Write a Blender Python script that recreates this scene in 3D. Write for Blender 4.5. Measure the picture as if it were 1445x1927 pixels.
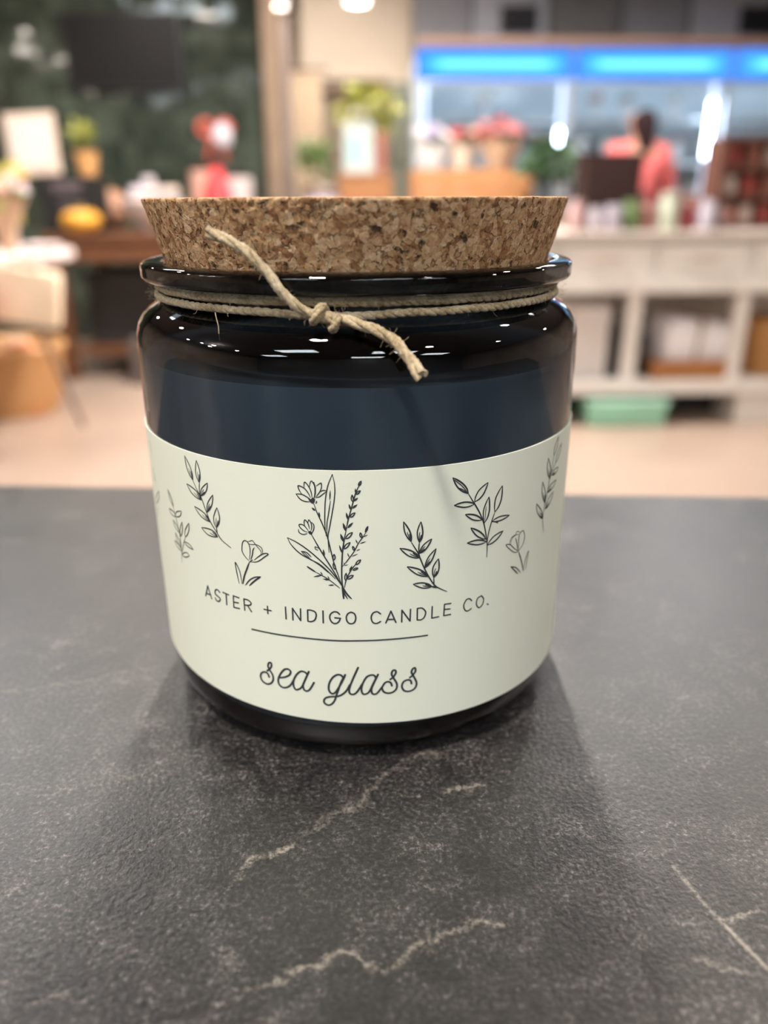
import bpy, bmesh, math, random
from mathutils import Vector, Matrix, noise
random.seed(7)
for o in list(bpy.data.objects): bpy.data.objects.remove(o)
SC = bpy.context.scene
COL = SC.collection
PI = math.pi
# ---------------------------------------------------------------- camera
# origin: on the bar top under the axis of the jar; +y looks into the shop; metres
cam_d = bpy.data.cameras.new('camera'); cam = bpy.data.objects.new('camera', cam_d); COL.objects.link(cam)
right = Vector((0.99945213, -0.03288867, -0.00371018)); up = Vector((0.01573033, 0.37339201, 0.92754028)); fwd = Vector((0.02912021, 0.92709047, -0.37370479))
cam.matrix_world = Matrix(((right.x, up.x, -fwd.x, 0), (right.y, up.y, -fwd.y, -0.1523), (right.z, up.z, -fwd.z, 0.0930), (0, 0, 0, 1)))
cam_d.sensor_fit = 'VERTICAL'; cam_d.sensor_height = 36.0; cam_d.lens = 36.0 * 1455 / 1927
cam_d.clip_start = 0.005; cam_d.clip_end = 60
cam_d.dof.use_dof = True; cam_d.dof.focus_distance = 0.121; cam_d.dof.aperture_fstop = 9.8
SC.camera = cam
# ---------------------------------------------------------------- world and exposure
w = bpy.data.worlds.new('world'); SC.world = w; w.use_nodes = True
w.node_tree.nodes['Background'].inputs[0].default_value = (1.0, 0.90, 0.80, 1); w.node_tree.nodes['Background'].inputs[1].default_value = 0.10
SC.view_settings.view_transform = 'Standard'; SC.view_settings.look = 'None'; SC.view_settings.gamma = 1.0
SC.view_settings.use_curve_mapping = False; SC.view_settings.exposure = 1.08
SC.cycles.sample_clamp_indirect = 6.0; SC.cycles.max_bounces = 8; SC.cycles.transparent_max_bounces = 16
SC.cycles.caustics_reflective = False; SC.cycles.caustics_refractive = False
SC.cycles.blur_glossy = 0.0
# strengths of the shop's own lamps (radiance)
WARM = (1.0, 0.89, 0.78); COOL = (0.86, 0.94, 1.0)
DOWNLIGHT = 120.0; PANEL = 9.0
CEIL = 1.95; FLOOR = -0.92

# ---------------------------------------------------------------- materials
def mat(name, col, rough=0.5, metal=0.0, var=0.0, vscale=20.0, bump=0.0, bscale=200.0, spec=0.5, emit=None, estr=0.0, coat=0.0, sheen=0.0):
    m = bpy.data.materials.new(name); m.use_nodes = True; nt = m.node_tree; b = nt.nodes['Principled BSDF']
    b.inputs['Base Color'].default_value = (*col, 1); b.inputs['Roughness'].default_value = rough; b.inputs['Metallic'].default_value = metal
    b.inputs['Specular IOR Level'].default_value = spec; b.inputs['Coat Weight'].default_value = coat; b.inputs['Sheen Weight'].default_value = sheen
    tc = nt.nodes.new('ShaderNodeTexCoord')
    if var > 0:
        n = nt.nodes.new('ShaderNodeTexNoise'); n.inputs['Scale'].default_value = vscale; n.inputs['Detail'].default_value = 4
        nt.links.new(tc.outputs['Object'], n.inputs['Vector'])
        r = nt.nodes.new('ShaderNodeValToRGB'); r.color_ramp.elements[0].position = .3; r.color_ramp.elements[1].position = .7
        r.color_ramp.elements[0].color = (*[max(0, c*(1-var)) for c in col], 1); r.color_ramp.elements[1].color = (*[min(1, c*(1+var)) for c in col], 1)
        nt.links.new(n.outputs['Fac'], r.inputs[0]); nt.links.new(r.outputs[0], b.inputs['Base Color'])
    if bump > 0:
        n = nt.nodes.new('ShaderNodeTexNoise'); n.inputs['Scale'].default_value = bscale; n.inputs['Detail'].default_value = 3
        nt.links.new(tc.outputs['Object'], n.inputs['Vector'])
        bp = nt.nodes.new('ShaderNodeBump'); bp.inputs['Strength'].default_value = 1; bp.inputs['Distance'].default_value = bump
        nt.links.new(n.outputs['Fac'], bp.inputs['Height']); nt.links.new(bp.outputs[0], b.inputs['Normal'])
    if emit:
        b.inputs['Emission Color'].default_value = (*emit, 1); b.inputs['Emission Strength'].default_value = estr
    return m

class N:   # tiny node helper
    def __init__(s, m): s.nt = m.node_tree
    def math(s, op, a, b=None, c=None, clamp=False):
        n = s.nt.nodes.new('ShaderNodeMath'); n.operation = op; n.use_clamp = clamp
        for i, v in enumerate((a, b, c)):
            if v is None: continue
            if isinstance(v, (int, float)): n.inputs[i].default_value = v
            else: s.nt.links.new(v, n.inputs[i])
        return n.outputs[0]
    def node(s, t, **kw):
        n = s.nt.nodes.new(t)
        for k, v in kw.items():
            if k in n.inputs: 
                if hasattr(v, 'is_linked') or str(type(v)).find('NodeSocket') >= 0: s.nt.links.new(v, n.inputs[k])
                else: n.inputs[k].default_value = v
            else: setattr(n, k, v)
        return n
    def ramp(s, fac, stops):
        r = s.nt.nodes.new('ShaderNodeValToRGB'); s.nt.links.new(fac, r.inputs[0]); e = r.color_ramp.elements
        e[0].position, e[0].color = stops[0][0], (*stops[0][1], 1); e[1].position, e[1].color = stops[-1][0], (*stops[-1][1], 1)
        for p, c in stops[1:-1]:
            x = e.new(p); x.color = (*c, 1)
        return r.outputs[0]
    def mix(s, fac, a, b, mode='MIX'):
        n = s.nt.nodes.new('ShaderNodeMix'); n.data_type = 'RGBA'; n.blend_type = mode
        for k, v in ((0, fac), (6, a), (7, b)):
            if isinstance(v, (int, float)): n.inputs[k].default_value = v
            elif isinstance(v, tuple): n.inputs[k].default_value = (*v, 1)
            else: s.nt.links.new(v, n.inputs[k])
        return n.outputs[2]
    def link(s, a, b): s.nt.links.new(a, b)

def mat_counter():
    m = mat('black_slate_laminate', (0.05, 0.047, 0.045), 0.42, spec=.6); k = N(m); b = m.node_tree.nodes['Principled BSDF']
    tc = k.node('ShaderNodeTexCoord').outputs['Object']
    warp = k.node('ShaderNodeTexNoise', Scale=60.0, Detail=5.0, Roughness=0.7, Vector=tc)
    wv = k.node('ShaderNodeVectorMath', operation='SUBTRACT'); k.link(warp.outputs['Color'], wv.inputs[0]); wv.inputs[1].default_value = (.5, .5, .5)
    ws = k.node('ShaderNodeVectorMath', operation='SCALE'); k.link(wv.outputs[0], ws.inputs[0]); ws.inputs['Scale'].default_value = 0.017
    wa = k.node('ShaderNodeVectorMath', operation='ADD'); k.link(tc, wa.inputs[0]); k.link(ws.outputs[0], wa.inputs[1])
    sep = k.node('ShaderNodeSeparateXYZ', Vector=wa.outputs[0]); X, Y = sep.outputs[0], sep.outputs[1]
    sp0 = k.node('ShaderNodeSeparateXYZ', Vector=tc); X0, Y0 = sp0.outputs[0], sp0.outputs[1]
    vein = None
    # pale calcite veins in the laminate print: (x0, y0, x1, y1, half width, strength)
    for x0, y0, x1, y1, hw, st, warped in VEINS:
        dx, dy = x1-x0, y1-y0; L2 = dx*dx+dy*dy
        px, py = (X, Y) if warped else (X0, Y0)
        ax, ay = k.math('SUBTRACT', px, x0), k.math('SUBTRACT', py, y0)
        t = k.math('MULTIPLY_ADD', ax, dx/L2, k.math('MULTIPLY', ay, dy/L2)); t = k.math('MAXIMUM', k.math('MINIMUM', t, 1.0), 0.0)
        ex, ey = k.math('MULTIPLY_ADD', t, -dx, ax), k.math('MULTIPLY_ADD', t, -dy, ay)
        d = k.math('SQRT', k.math('ADD', k.math('MULTIPLY', ex, ex), k.math('MULTIPLY', ey, ey)))
        v = k.math('MULTIPLY', k.math('SUBTRACT', 1.0, k.math('DIVIDE', d, hw), clamp=True), st)
        vein = v if vein is None else k.math('MAXIMUM', vein, v)
    grit = k.node('ShaderNodeTexNoise', Scale=1300.0, Detail=4.0, Roughness=0.75, Vector=tc).outputs['Fac']
    mott = k.node('ShaderNodeTexNoise', Scale=120.0, Detail=6.0, Roughness=0.75, Distortion=.6, Vector=tc).outputs['Fac']
    cloud = k.node('ShaderNodeTexNoise', Scale=14.0, Detail=4.0, Vector=tc).outputs['Fac']
    f1 = k.math('ADD', k.math('MULTIPLY', grit, .62), k.math('MULTIPLY', mott, .38))
    base = k.ramp(f1, [(.40, (.008, .0075, .0078)), (.48, (.018, .0165, .0168)), (.53, (.033, .030, .030)), (.575, (.072, .066, .064)), (.63, (.18, .165, .155))])
    base = k.mix(k.math('MULTIPLY', k.math('SUBTRACT', cloud, .42, clamp=True), 1.6), base, (.040, .0385, .0385))
    blot = k.math('MULTIPLY', k.math('SUBTRACT', mott, .655, clamp=True), 9.0, clamp=True)
    base = k.mix(k.math('MULTIPLY', blot, .5), base, (.20, .18, .155))
    pat = k.math('MULTIPLY', k.math('SUBTRACT', k.math('ADD', grit, mott), .85, clamp=True), 4.0, clamp=True)
    vf = k.math('MULTIPLY', vein, k.math('ADD', k.math('MULTIPLY', pat, 1.25), .03), clamp=True)
    col = k.mix(vf, base, (.27, .24, .205))
    k.link(col, b.inputs['Base Color'])
    rg = k.math('MULTIPLY_ADD', mott, .22, .22); k.link(rg, b.inputs['Roughness'])
    hb = k.node('ShaderNodeTexNoise', Scale=1100.0, Detail=4.0, Roughness=.6, Vector=tc).outputs['Fac']
    bp = k.node('ShaderNodeBump', Strength=1.0, Distance=0.00013, Height=hb); k.link(bp.outputs[0], b.inputs['Normal'])
    return m

VEINS = [(-0.0210, -0.0660, -0.0190, -0.0630, 0.0009, 0.80, 1), (-0.0190, -0.0630, -0.0130, -0.0590, 0.0009, 0.80, 1), (-0.0110, -0.0570, -0.0040, -0.0530, 0.0012, 0.30, 1), (-0.0040, -0.0530, 0.0010, -0.0480, 0.0012, 0.30, 1), (0.0010, -0.0480, 0.0070, -0.0430, 0.0012, 0.30, 1), (0.0070, -0.0430, 0.0140, -0.0390, 0.0012, 0.30, 1), (-0.0160, -0.0820, -0.0120, -0.0820, 0.0008, 0.55, 1), (-0.0120, -0.0820, -0.0070, -0.0800, 0.0008, 0.55, 1), (-0.0070, -0.0800, -0.0020, -0.0790, 0.0008, 0.55, 1), (-0.0020, -0.0790, 0.0000, -0.0810, 0.0008, 0.55, 1), (0.0000, -0.0810, 0.0050, -0.0810, 0.0008, 0.55, 1), (0.0050, -0.0810, 0.0120, -0.0770, 0.0008, 0.55, 1), (0.0120, -0.0770, 0.0200, -0.0750, 0.0008, 0.55, 1), (0.0150, -0.0500, 0.0200, -0.0480, 0.0008, 0.60, 1), (0.0460, -0.0660, 0.0480, -0.0730, 0.0005, 0.80, 0), (0.0480, -0.0730, 0.0500, -0.0780, 0.0005, 0.80, 0), (0.0500, -0.0780, 0.0520, -0.0830, 0.0005, 0.80, 0), (0.0480, -0.0740, 0.0520, -0.0730, 0.0008, 0.70, 1), (0.0440, -0.0830, 0.0490, -0.0830, 0.0010, 0.50, 1), (-0.0420, -0.0840, -0.0390, -0.0820, 0.0012, 0.50, 1), (-0.0670, -0.0090, -0.0650, -0.0070, 0.0012, 0.50, 1), (-0.0360, -0.0090, -0.0740, -0.0170, 0.0006, 0.25, 1)]

def mat_cork():
    m = mat('agglomerate_cork', (.45, .28, .15), .85, spec=.25); k = N(m); b = m.node_tree.nodes['Principled BSDF']
    tc = k.node('ShaderNodeTexCoord').outputs['Object']
    wn = k.node('ShaderNodeTexNoise', Scale=500.0, Detail=3.0, Vector=tc)
    wv = k.node('ShaderNodeVectorMath', operation='SUBTRACT'); k.link(wn.outputs['Color'], wv.inputs[0]); wv.inputs[1].default_value = (.5, .5, .5)
    ws = k.node('ShaderNodeVectorMath', operation='SCALE'); k.link(wv.outputs[0], ws.inputs[0]); ws.inputs['Scale'].default_value = .0022
    wa = k.node('ShaderNodeVectorMath', operation='ADD'); k.link(tc, wa.inputs[0]); k.link(ws.outputs[0], wa.inputs[1]); v = wa.outputs[0]
    v1 = k.node('ShaderNodeTexVoronoi', Scale=860.0, Vector=v); v2 = k.node('ShaderNodeTexVoronoi', Scale=2000.0, Vector=v)
    e1 = k.node('ShaderNodeTexVoronoi', feature='DISTANCE_TO_EDGE', Scale=860.0, Vector=v).outputs['Distance']
    s1 = k.node('ShaderNodeSeparateColor', Color=v1.outputs['Color']); s2 = k.node('ShaderNodeSeparateColor', Color=v2.outputs['Color'])
    f = k.math('ADD', k.math('MULTIPLY', s1.outputs[0], .62), k.math('MULTIPLY', s2.outputs[0], .38))
    c = k.ramp(f, [(.10, (.19, .085, .036)), (.28, (.40, .22, .10)), (.50, (.63, .395, .20)), (.75, (.74, .50, .28)), (.95, (.84, .63, .40))])
    c = k.mix(k.math('MULTIPLY', s2.outputs[1], .40), c, (.48, .20, .095))
    hole = k.node('ShaderNodeTexNoise', Scale=420.0, Detail=5.0, Roughness=.65, Vector=tc).outputs['Fac']
    thr = k.math('MULTIPLY', k.math('SUBTRACT', hole, .53, clamp=True), 1.2)
    crack = k.math('SUBTRACT', 1.0, k.math('DIVIDE', e1, k.math('ADD', thr, .004)), clamp=True)
    pit = k.math('MULTIPLY', k.math('SUBTRACT', .418, hole, clamp=True), 12.0, clamp=True)
    dark = k.math('MAXIMUM', k.math('MULTIPLY', crack, .6), pit)
    c = k.mix(dark, c, (.085, .040, .022)); fine = k.node('ShaderNodeTexNoise', Scale=2600.0, Detail=3.0, Vector=tc).outputs['Fac']
    c = k.mix(.35, c, k.ramp(fine, [(.3, (.45, .45, .45)), (.7, (1, 1, 1))]), 'MULTIPLY')
    k.link(c, b.inputs['Base Color'])
    h = k.math('SUBTRACT', k.math('ADD', k.math('MULTIPLY', f, .5), k.math('MULTIPLY', fine, .25)), k.math('MULTIPLY', dark, .9))
    bp = k.node('ShaderNodeBump', Strength=1.0, Distance=.00035, Height=h); k.link(bp.outputs[0], b.inputs['Normal'])
    return m

def mat_glass(name, tint, gloss_rough=0.015, thick_shade=None):
    m = bpy.data.materials.new(name); m.use_nodes = True; k = N(m); nt = m.node_tree
    nt.nodes.remove(nt.nodes['Principled BSDF']); out = nt.nodes['Material Output']
    t = k.node('ShaderNodeBsdfTransparent', Color=(*tint, 1)); g = k.node('ShaderNodeBsdfGlossy', Roughness=gloss_rough, Color=(1, 1, 1, 1))
    tc = k.node('ShaderNodeTexCoord').outputs['Object']
    wob = k.node('ShaderNodeTexNoise', Scale=70.0, Detail=1.0, Vector=tc).outputs['Fac']
    bp = k.node('ShaderNodeBump', Strength=1.0, Distance=.0001, Height=wob); k.link(bp.outputs[0], g.inputs['Normal'])
    bf = k.node('ShaderNodeNewGeometry').outputs['Backfacing']
    if thick_shade:   # shoulder and rim: thicker glass, with the interior's shade put into the tint
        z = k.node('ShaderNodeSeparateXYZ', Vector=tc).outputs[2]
        f = k.math('DIVIDE', k.math('SUBTRACT', z, thick_shade[0]), thick_shade[1]-thick_shade[0], clamp=True)
        f = k.math('MAXIMUM', f, k.math('DIVIDE', k.math('SUBTRACT', .0062, z), .002, clamp=True))   # base likewise: thick, with the contact shade painted into its tint
        k.link(k.mix(f, tint, tuple(c*thick_shade[2] for c in tint)), t.inputs['Color'])
    fr = k.node('ShaderNodeFresnel', IOR=1.5); k.link(bp.outputs[0], fr.inputs['Normal'])
    # seen from within the glass there is no second mirror image: the wax lies against the wall
    mx = k.node('ShaderNodeMixShader'); k.link(k.math('MULTIPLY', fr.outputs[0], k.math('SUBTRACT', 1.0, bf)), mx.inputs[0]); k.link(t.outputs[0], mx.inputs[1]); k.link(g.outputs[0], mx.inputs[2])
    k.link(mx.outputs[0], out.inputs[0]); return m

def mat_tiles():
    m = mat('glazed_green_tile', (.04, .055, .043), .06); k = N(m); b = m.node_tree.nodes['Principled BSDF']
    tc = k.node('ShaderNodeTexCoord').outputs['Object']
    sn = k.node('ShaderNodeVectorMath', operation='SNAP'); k.link(tc, sn.inputs[0]); sn.inputs[1].default_value = (.1, 10, .1)
    wn = k.node('ShaderNodeTexWhiteNoise', Vector=sn.outputs[0]).outputs['Value']
    cl = k.node('ShaderNodeTexNoise', Scale=1.6, Detail=2.0, Vector=tc).outputs['Fac']
    f = k.math('ADD', k.math('MULTIPLY', wn, .45), k.math('MULTIPLY', cl, .55))
    c = k.ramp(f, [(.2, (.020, .030, .024)), (.5, (.048, .060, .045)), (.8, (.085, .110, .085))])
    k.link(c, b.inputs['Base Color']); return m

def mat_wood(name, c0, c1, rough=.35, scale=6.0, axis=(1, 12, 12)):
    m = mat(name, c0, rough); k = N(m); b = m.node_tree.nodes['Principled BSDF']
    tc = k.node('ShaderNodeTexCoord').outputs['Object']
    mp = k.node('ShaderNodeMapping', Vector=tc); mp.inputs['Scale'].default_value = axis
    n = k.node('ShaderNodeTexNoise', Scale=scale, Detail=5.0, Distortion=.8, Vector=mp.outputs[0]).outputs['Fac']
    k.link(k.ramp(n, [(.35, c0), (.65, c1)]), b.inputs['Base Color']); return m

def mat_wicker(name, c0, c1):
    m = mat(name, c0, .6); k = N(m); b = m.node_tree.nodes['Principled BSDF']
    tc = k.node('ShaderNodeTexCoord').outputs['Object']
    wv = k.node('ShaderNodeTexWave', Scale=18.0, Distortion=3.0, Vector=tc); wv.bands_direction = 'Z'
    k.link(k.ramp(wv.outputs['Fac'], [(.2, c0), (.8, c1)]), b.inputs['Base Color'])
    bp = k.node('ShaderNodeBump', Strength=1.0, Distance=.004, Height=wv.outputs['Fac']); k.link(bp.outputs[0], b.inputs['Normal']); return m

def emitter(name, col, s):
    m = bpy.data.materials.new(name); m.use_nodes = True; nt = m.node_tree; nt.nodes.remove(nt.nodes['Principled BSDF'])
    e = nt.nodes.new('ShaderNodeEmission'); e.inputs[0].default_value = (*col, 1); e.inputs[1].default_value = s
    nt.links.new(e.outputs[0], nt.nodes['Material Output'].inputs[0]); return m

# ---------------------------------------------------------------- mesh helpers
def finish(name, bm, m, parent=None, smooth=False, label=None, angle=40):
    me = bpy.data.meshes.new(name); bmesh.ops.recalc_face_normals(bm, faces=bm.faces); 
    if smooth:
        for f in bm.faces: f.smooth = True
        ca = math.radians(angle)
        for e in bm.edges:
            if len(e.link_faces) == 2 and e.calc_face_angle(0) > ca: e.smooth = False
    bm.to_mesh(me); bm.free()
    o = bpy.data.objects.new(name, me); COL.objects.link(o)
    if m: me.materials.append(m)
    if parent: o.parent = parent
    if label: o['label'] = label
    return o
def B(): return bmesh.new()
def box(bm, c, s, bev=0.0, rz=0.0, rx=0.0, ry=0.0, taper=None):
    r = bmesh.ops.create_cube(bm, size=1.0); vs = r['verts']
    for v in vs:
        v.co.x *= s[0]; v.co.y *= s[1]; v.co.z *= s[2]
        if taper and v.co.z > 0: v.co.x *= taper; v.co.y *= taper
    if bev:
        es = list({e for v in vs for e in v.link_edges}); r2 = bmesh.ops.bevel(bm, geom=es, offset=bev, segments=2, affect='EDGES', profile=.6)
        vs = list({v for f in r2['faces'] for v in f.verts} | {v for v in vs if v.is_valid})
    M_ = Matrix.Translation(Vector(c)) @ Matrix.Rotation(rz, 4, 'Z') @ Matrix.Rotation(ry, 4, 'Y') @ Matrix.Rotation(rx, 4, 'X')
    bmesh.ops.transform(bm, matrix=M_, verts=vs); return vs
def lathe(bm, prof, seg=48, c=(0, 0, 0), close=True):
    rings = []
    for r, z in prof:
        if r <= 1e-7: rings.append([bm.verts.new((c[0], c[1], c[2]+z))])
        else: rings.append([bm.verts.new((c[0]+r*math.sin(2*PI*i/seg), c[1]-r*math.cos(2*PI*i/seg), c[2]+z)) for i in range(seg)])
    for a, b in zip(rings, rings[1:]):
        for i in range(seg):
            j = (i+1) % seg
            if len(a) == 1 and len(b) == 1: continue
            if len(a) == 1: bm.faces.new((a[0], b[j], b[i]))
            elif len(b) == 1: bm.faces.new((a[i], a[j], b[0]))
            else: bm.faces.new((a[i], a[j], b[j], b[i]))
    return rings
def ball(bm, c, r, sub=2, s=(1, 1, 1)):
    q = bmesh.ops.create_icosphere(bm, subdivisions=sub, radius=r)
    bmesh.ops.transform(bm, matrix=Matrix.Translation(Vector(c)) @ Matrix.Diagonal((*s, 1)), verts=q['verts'])
def smoothpath(pts, step, closed=False):
    P = [Vector(p) for p in pts]; n = len(P); out = []
    rng = range(n if closed else n-1)
    for i in rng:
        p0 = P[(i-1) % n] if (closed or i > 0) else P[i]*2-P[i+1]; p1 = P[i]; p2 = P[(i+1) % n]
        p3 = P[(i+2) % n] if (closed or i+2 < n) else P[(i+1) % n]*2-P[i]
        k = max(1, int(math.ceil((p2-p1).length/step)))
        for j in range(k):
            t = j/k; t2 = t*t; t3 = t2*t
            out.append(.5*((2*p1)+(p2-p0)*t+(2*p0-5*p1+4*p2-p3)*t2+(3*p1-p0-3*p2+p3)*t3))
    if not closed: out.append(P[-1].copy())
    return out
def frames(path, closed=False):
    n = len(path); T = []
    for i in range(n):
        a = path[(i-1) % n] if (closed or i > 0) else path[i]; b = path[(i+1) % n] if (closed or i < n-1) else path[i]
        T.append((b-a).normalized())
    u = T[0].orthogonal().normalized(); U = []
    for t in T:
        u = (u - t*u.dot(t)); u = u.normalized() if u.length > 1e-9 else t.orthogonal().normalized(); U.append(u.copy())
    return T, U
def tube(bm, path, r, seg=8, closed=False, rf=None):
    T, U = frames(path, closed); n = len(path); rings = []
    for i in range(n):
        v = T[i].cross(U[i]); rr = r*(rf(i/(max(1, n-1))) if rf else 1)
        rings.append([bm.verts.new(path[i]+U[i]*(rr*math.cos(2*PI*j/seg))+v*(rr*math.sin(2*PI*j/seg))) for j in range(seg)])
    for i in range(n if closed else n-1):
        a, b = rings[i], rings[(i+1) % n]
        for j in range(seg): bm.faces.new((a[j], a[(j+1) % seg], b[(j+1) % seg], b[j]))
    if not closed: bm.faces.new(rings[0][::-1]); bm.faces.new(rings[-1])
def thing(name, label, cat, loc, rz=0.0, group=None):
    o = bpy.data.objects.new(name, None); COL.objects.link(o); o.empty_display_size = .05
    o.location = loc; o.rotation_euler = (0, 0, rz); o['label'] = label; o['category'] = cat
    if group: o['group'] = group
    return o
def tag(o, label, cat, group=None):
    o['label'] = label; o['category'] = cat
    if group: o['group'] = group
    return o
def struct(name, bm, m, smooth=False):
    o = finish(name, bm, m, None, smooth); o['kind'] = 'structure'; return o
def dup(root, loc, rz=0.0, label=None, group=None, scale=1.0):
    r = root.copy(); COL.objects.link(r); r.location = loc; r.rotation_euler = (0, 0, rz); r.scale = (scale,)*3
    if label: r['label'] = label
    if group: r['group'] = group
    for ch in list(root.children):
        c = ch.copy(); COL.objects.link(c); c.parent = r
        for g in ch.children:
            d = g.copy(); COL.objects.link(d); d.parent = c
    return r
def b1(c, s, bev=0.0, **k):
    bm = B(); box(bm, c, s, bev, **k); return bm
def l1(prof, seg=32, c=(0, 0, 0)):
    bm = B(); lathe(bm, prof, seg, c); return bm

# ---------------------------------------------------------------- the room
M_floor = mat('polished_floor', (.33, .245, .195), .36, var=.10, vscale=1.3)
M_ceil = mat('mid_grey_ceiling_paint', (.20, .19, .19), .8, var=.1)
M_cream = mat('cream_wall_paint', (.74, .63, .51), .7, var=.04, vscale=2)
M_grey = mat('grey_panel', (.25, .25, .28), .6, var=.08, vscale=3)
M_greyl = mat('light_grey_panel', (.42, .43, .49), .6, var=.06, vscale=3)
M_greyd = mat('charcoal_panel', (.16, .155, .16), .6, var=.10, vscale=3)
M_black = mat('black_plastic', (.012, .012, .013), .35, var=.1)
M_white = mat('white_paint', (.72, .69, .655), .45, var=.04, vscale=5)
M_brown = mat_wood('dark_walnut', (.085, .032, .013), (.16, .062, .025), .4)
M_oak = mat_wood('orange_oak', (.30, .13, .05), (.42, .195, .08), .45)
M_tan = mat_wood('tan_timber', (.24, .165, .11), (.33, .235, .16), .5, axis=(12, 12, 1))
M_blackw = mat('black_stained_board', (.018, .017, .017), .5, var=.3, vscale=8)

bm = B(); box(bm, (0, 3.0, FLOOR-.05), (12, 15, .1)); struct('floor', bm, M_floor)
bm = B(); box(bm, (0, 3.0, CEIL+.05), (12, 15, .1)); struct('ceiling', bm, M_ceil)
# tiled wall on the left, faced with small glazed tiles that lean a little each way
bm = B(); box(bm, (-2.93, 6.25, .515), (4.6, .2, 2.87)); wb = struct('wall_back', bm, mat('tile_grout', (.03, .035, .03), .8))
bm = B()
for i in range(45):
    for j in range(28):
        cx, cz = -.70-i*.1-.0, FLOOR+.07+j*.1
        vs = box(bm, (cx, 6.146, cz), (.096, .012, .096), rx=random.gauss(0, .007), rz=random.gauss(0, .007))
o = finish('tile_cladding', bm, mat_tiles(), wb); o['kind'] = 'stuff'
bm = B(); box(bm, (-5.3, 1.0, .515), (.1, 11, 2.87)); struct('wall_left', bm, mat('warm_side_wall', (.34, .26, .20), .7, var=.2, vscale=1.5))
bm = B(); box(bm, (5.6, 1.0, .515), (.1, 15, 2.87)); struct('wall_right', bm, mat('warm_right_wall', (.42, .33, .26), .7, var=.2, vscale=1.5))
bm = B(); box(bm, (0, -4.6, .515), (11, .1, 2.87)); struct('wall_front', bm, mat('front_wall_paint', (.15, .145, .15), .7, var=.3, vscale=1.0))
bm = B(); box(bm, (.3, 9.6, .515), (2.6, .1, 2.87)); struct('wall_far', bm, M_cream)
# cream bulkhead over the passage and the passage opening below it
bm = B(); box(bm, (.02, 7.95, 1.47), (.95, .9, .96)); o = struct('bulkhead_1', bm, M_cream)
bm = B(); box(bm, (.02, 7.46, 1.0), (1.0, .05, .06)); struct('trim_1', bm, M_tan)

# ---------------------------------------------------------------- lamps
em_warm = emitter('warm_lamp_lens', WARM, DOWNLIGHT); em_cool = emitter('cool_panel_lens', COOL, PANEL)
def downlight(x, y, z, label, r=.09, m=None):
    t = thing('ceiling_downlight', label, 'lamp', (x, y, z))
    bm = B(); lathe(bm, [(r+.028, 0), (r+.028, -.008), (r+.004, -.014), (r, -.006), (r, 0)], 32); finish('trim_ring', bm, M_white, t, True)
    bm = B(); lathe(bm, [(0, -.007), (r*.9, -.007), (r, -.005)], 24); finish('lens', bm, m or em_warm, t, True)
    return t
# over the bar, above and a little in front of the jar
downlight(-0.48, -0.62, CEIL, 'round ceiling downlight just in front of and above the bar', .11, emitter('bar_lamp_lens', (1.0, .93, .84), 230.0))
em_side = emitter('side_aisle_lens', (1.0, .90, .80), 230.0)
em_key = emitter('aisle_lamp_lens', (1.0, .92, .84), 640.0)
downlight(.12, 3.3, CEIL, 'round ceiling downlight over the aisle straight beyond the jar', .13, em_key)
LAMPS = [(-2.6, 1.6), (-1.55, 4.75), (-3.4, 4.6), (1.9, 2.6), (2.05, 4.75), (4.2, 2.2), (.9, 5.6), (1.6, 1.0),
         (-4.29, 0.71), (-4.17, -0.09), (-1.59, 2.57), (.1, 5.85), (.35, 8.75), (1.4, -1.6), (3.2, -.6), (-3.9, -1.9)]
LAMPLB = ['above the round side table at the left', 'before the green tiled wall, right of the television', 'at the far left before the green tiled wall', 'above the near edge of the white display counter', 'over the white display counter, before the cooler', 'at the far right beyond the display counter', 'between the walnut table and the oak flower stand', 'just right of the aisle beyond the bar',
          'nearest the warm left side wall', 'second from the warm left side wall', 'before the television', 'added before the cream bulkhead to brighten it', 'added inside the passage to brighten the far cream wall', 'behind the bar to the right of the camera', 'right of the bar by the right side wall', 'behind the bar at the far left', 'added to brighten the cream drape by the timber posts']
for (x, y), lb in zip(LAMPS+[(-.36, 6.60)], LAMPLB):  # bulkhead, passage and drape lamps are added to brighten those spots
    downlight(x, y, CEIL, 'flush ceiling downlight '+lb, m=em_side if y == 4.75 else None)
for x, y, lb in ((-3.88, -.6, 'left one of two low pendant lamps behind the bar stools'), (-3.34, -.6, 'right one of two low pendant lamps behind the bar stools')):
    t = downlight(x, y, 1.68, lb); t.name = 'pendant_lamp'; finish('cord', b1((0, 0, .135), (.008, .008, .27)), M_black, t)
t = downlight(0.027, 6.4, 1.425, 'small pendant lamp before the cream bulkhead of the passage', .05); t.name = 'pendant_lamp'; t.children[1].data.materials[0] = emitter('small_pendant_lens', WARM, 7.0); finish('cord', b1((0, 0, (CEIL-1.425)/2), (.008, .008, CEIL-1.425)), M_black, t)
def panel(x, y, label, sx=1.1, sy=.5):
    t = thing('ceiling_light_panel', label, 'lamp', (x, y, CEIL), 0, 'rectangular ceiling light panels')
    bm = B()
    for a, b_, c_, d_ in ((0, sy/2+.02, sx+.08, .04), (0, -sy/2-.02, sx+.08, .04), (sx/2+.02, 0, .04, sy), (-sx/2-.02, 0, .04, sy)): box(bm, (a, b_, -.012), (c_, d_, .024))
    finish('frame', bm, M_white, t); finish('diffuser', b1((0, 0, -.008), (sx, sy, .008)), em_cool, t)
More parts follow.
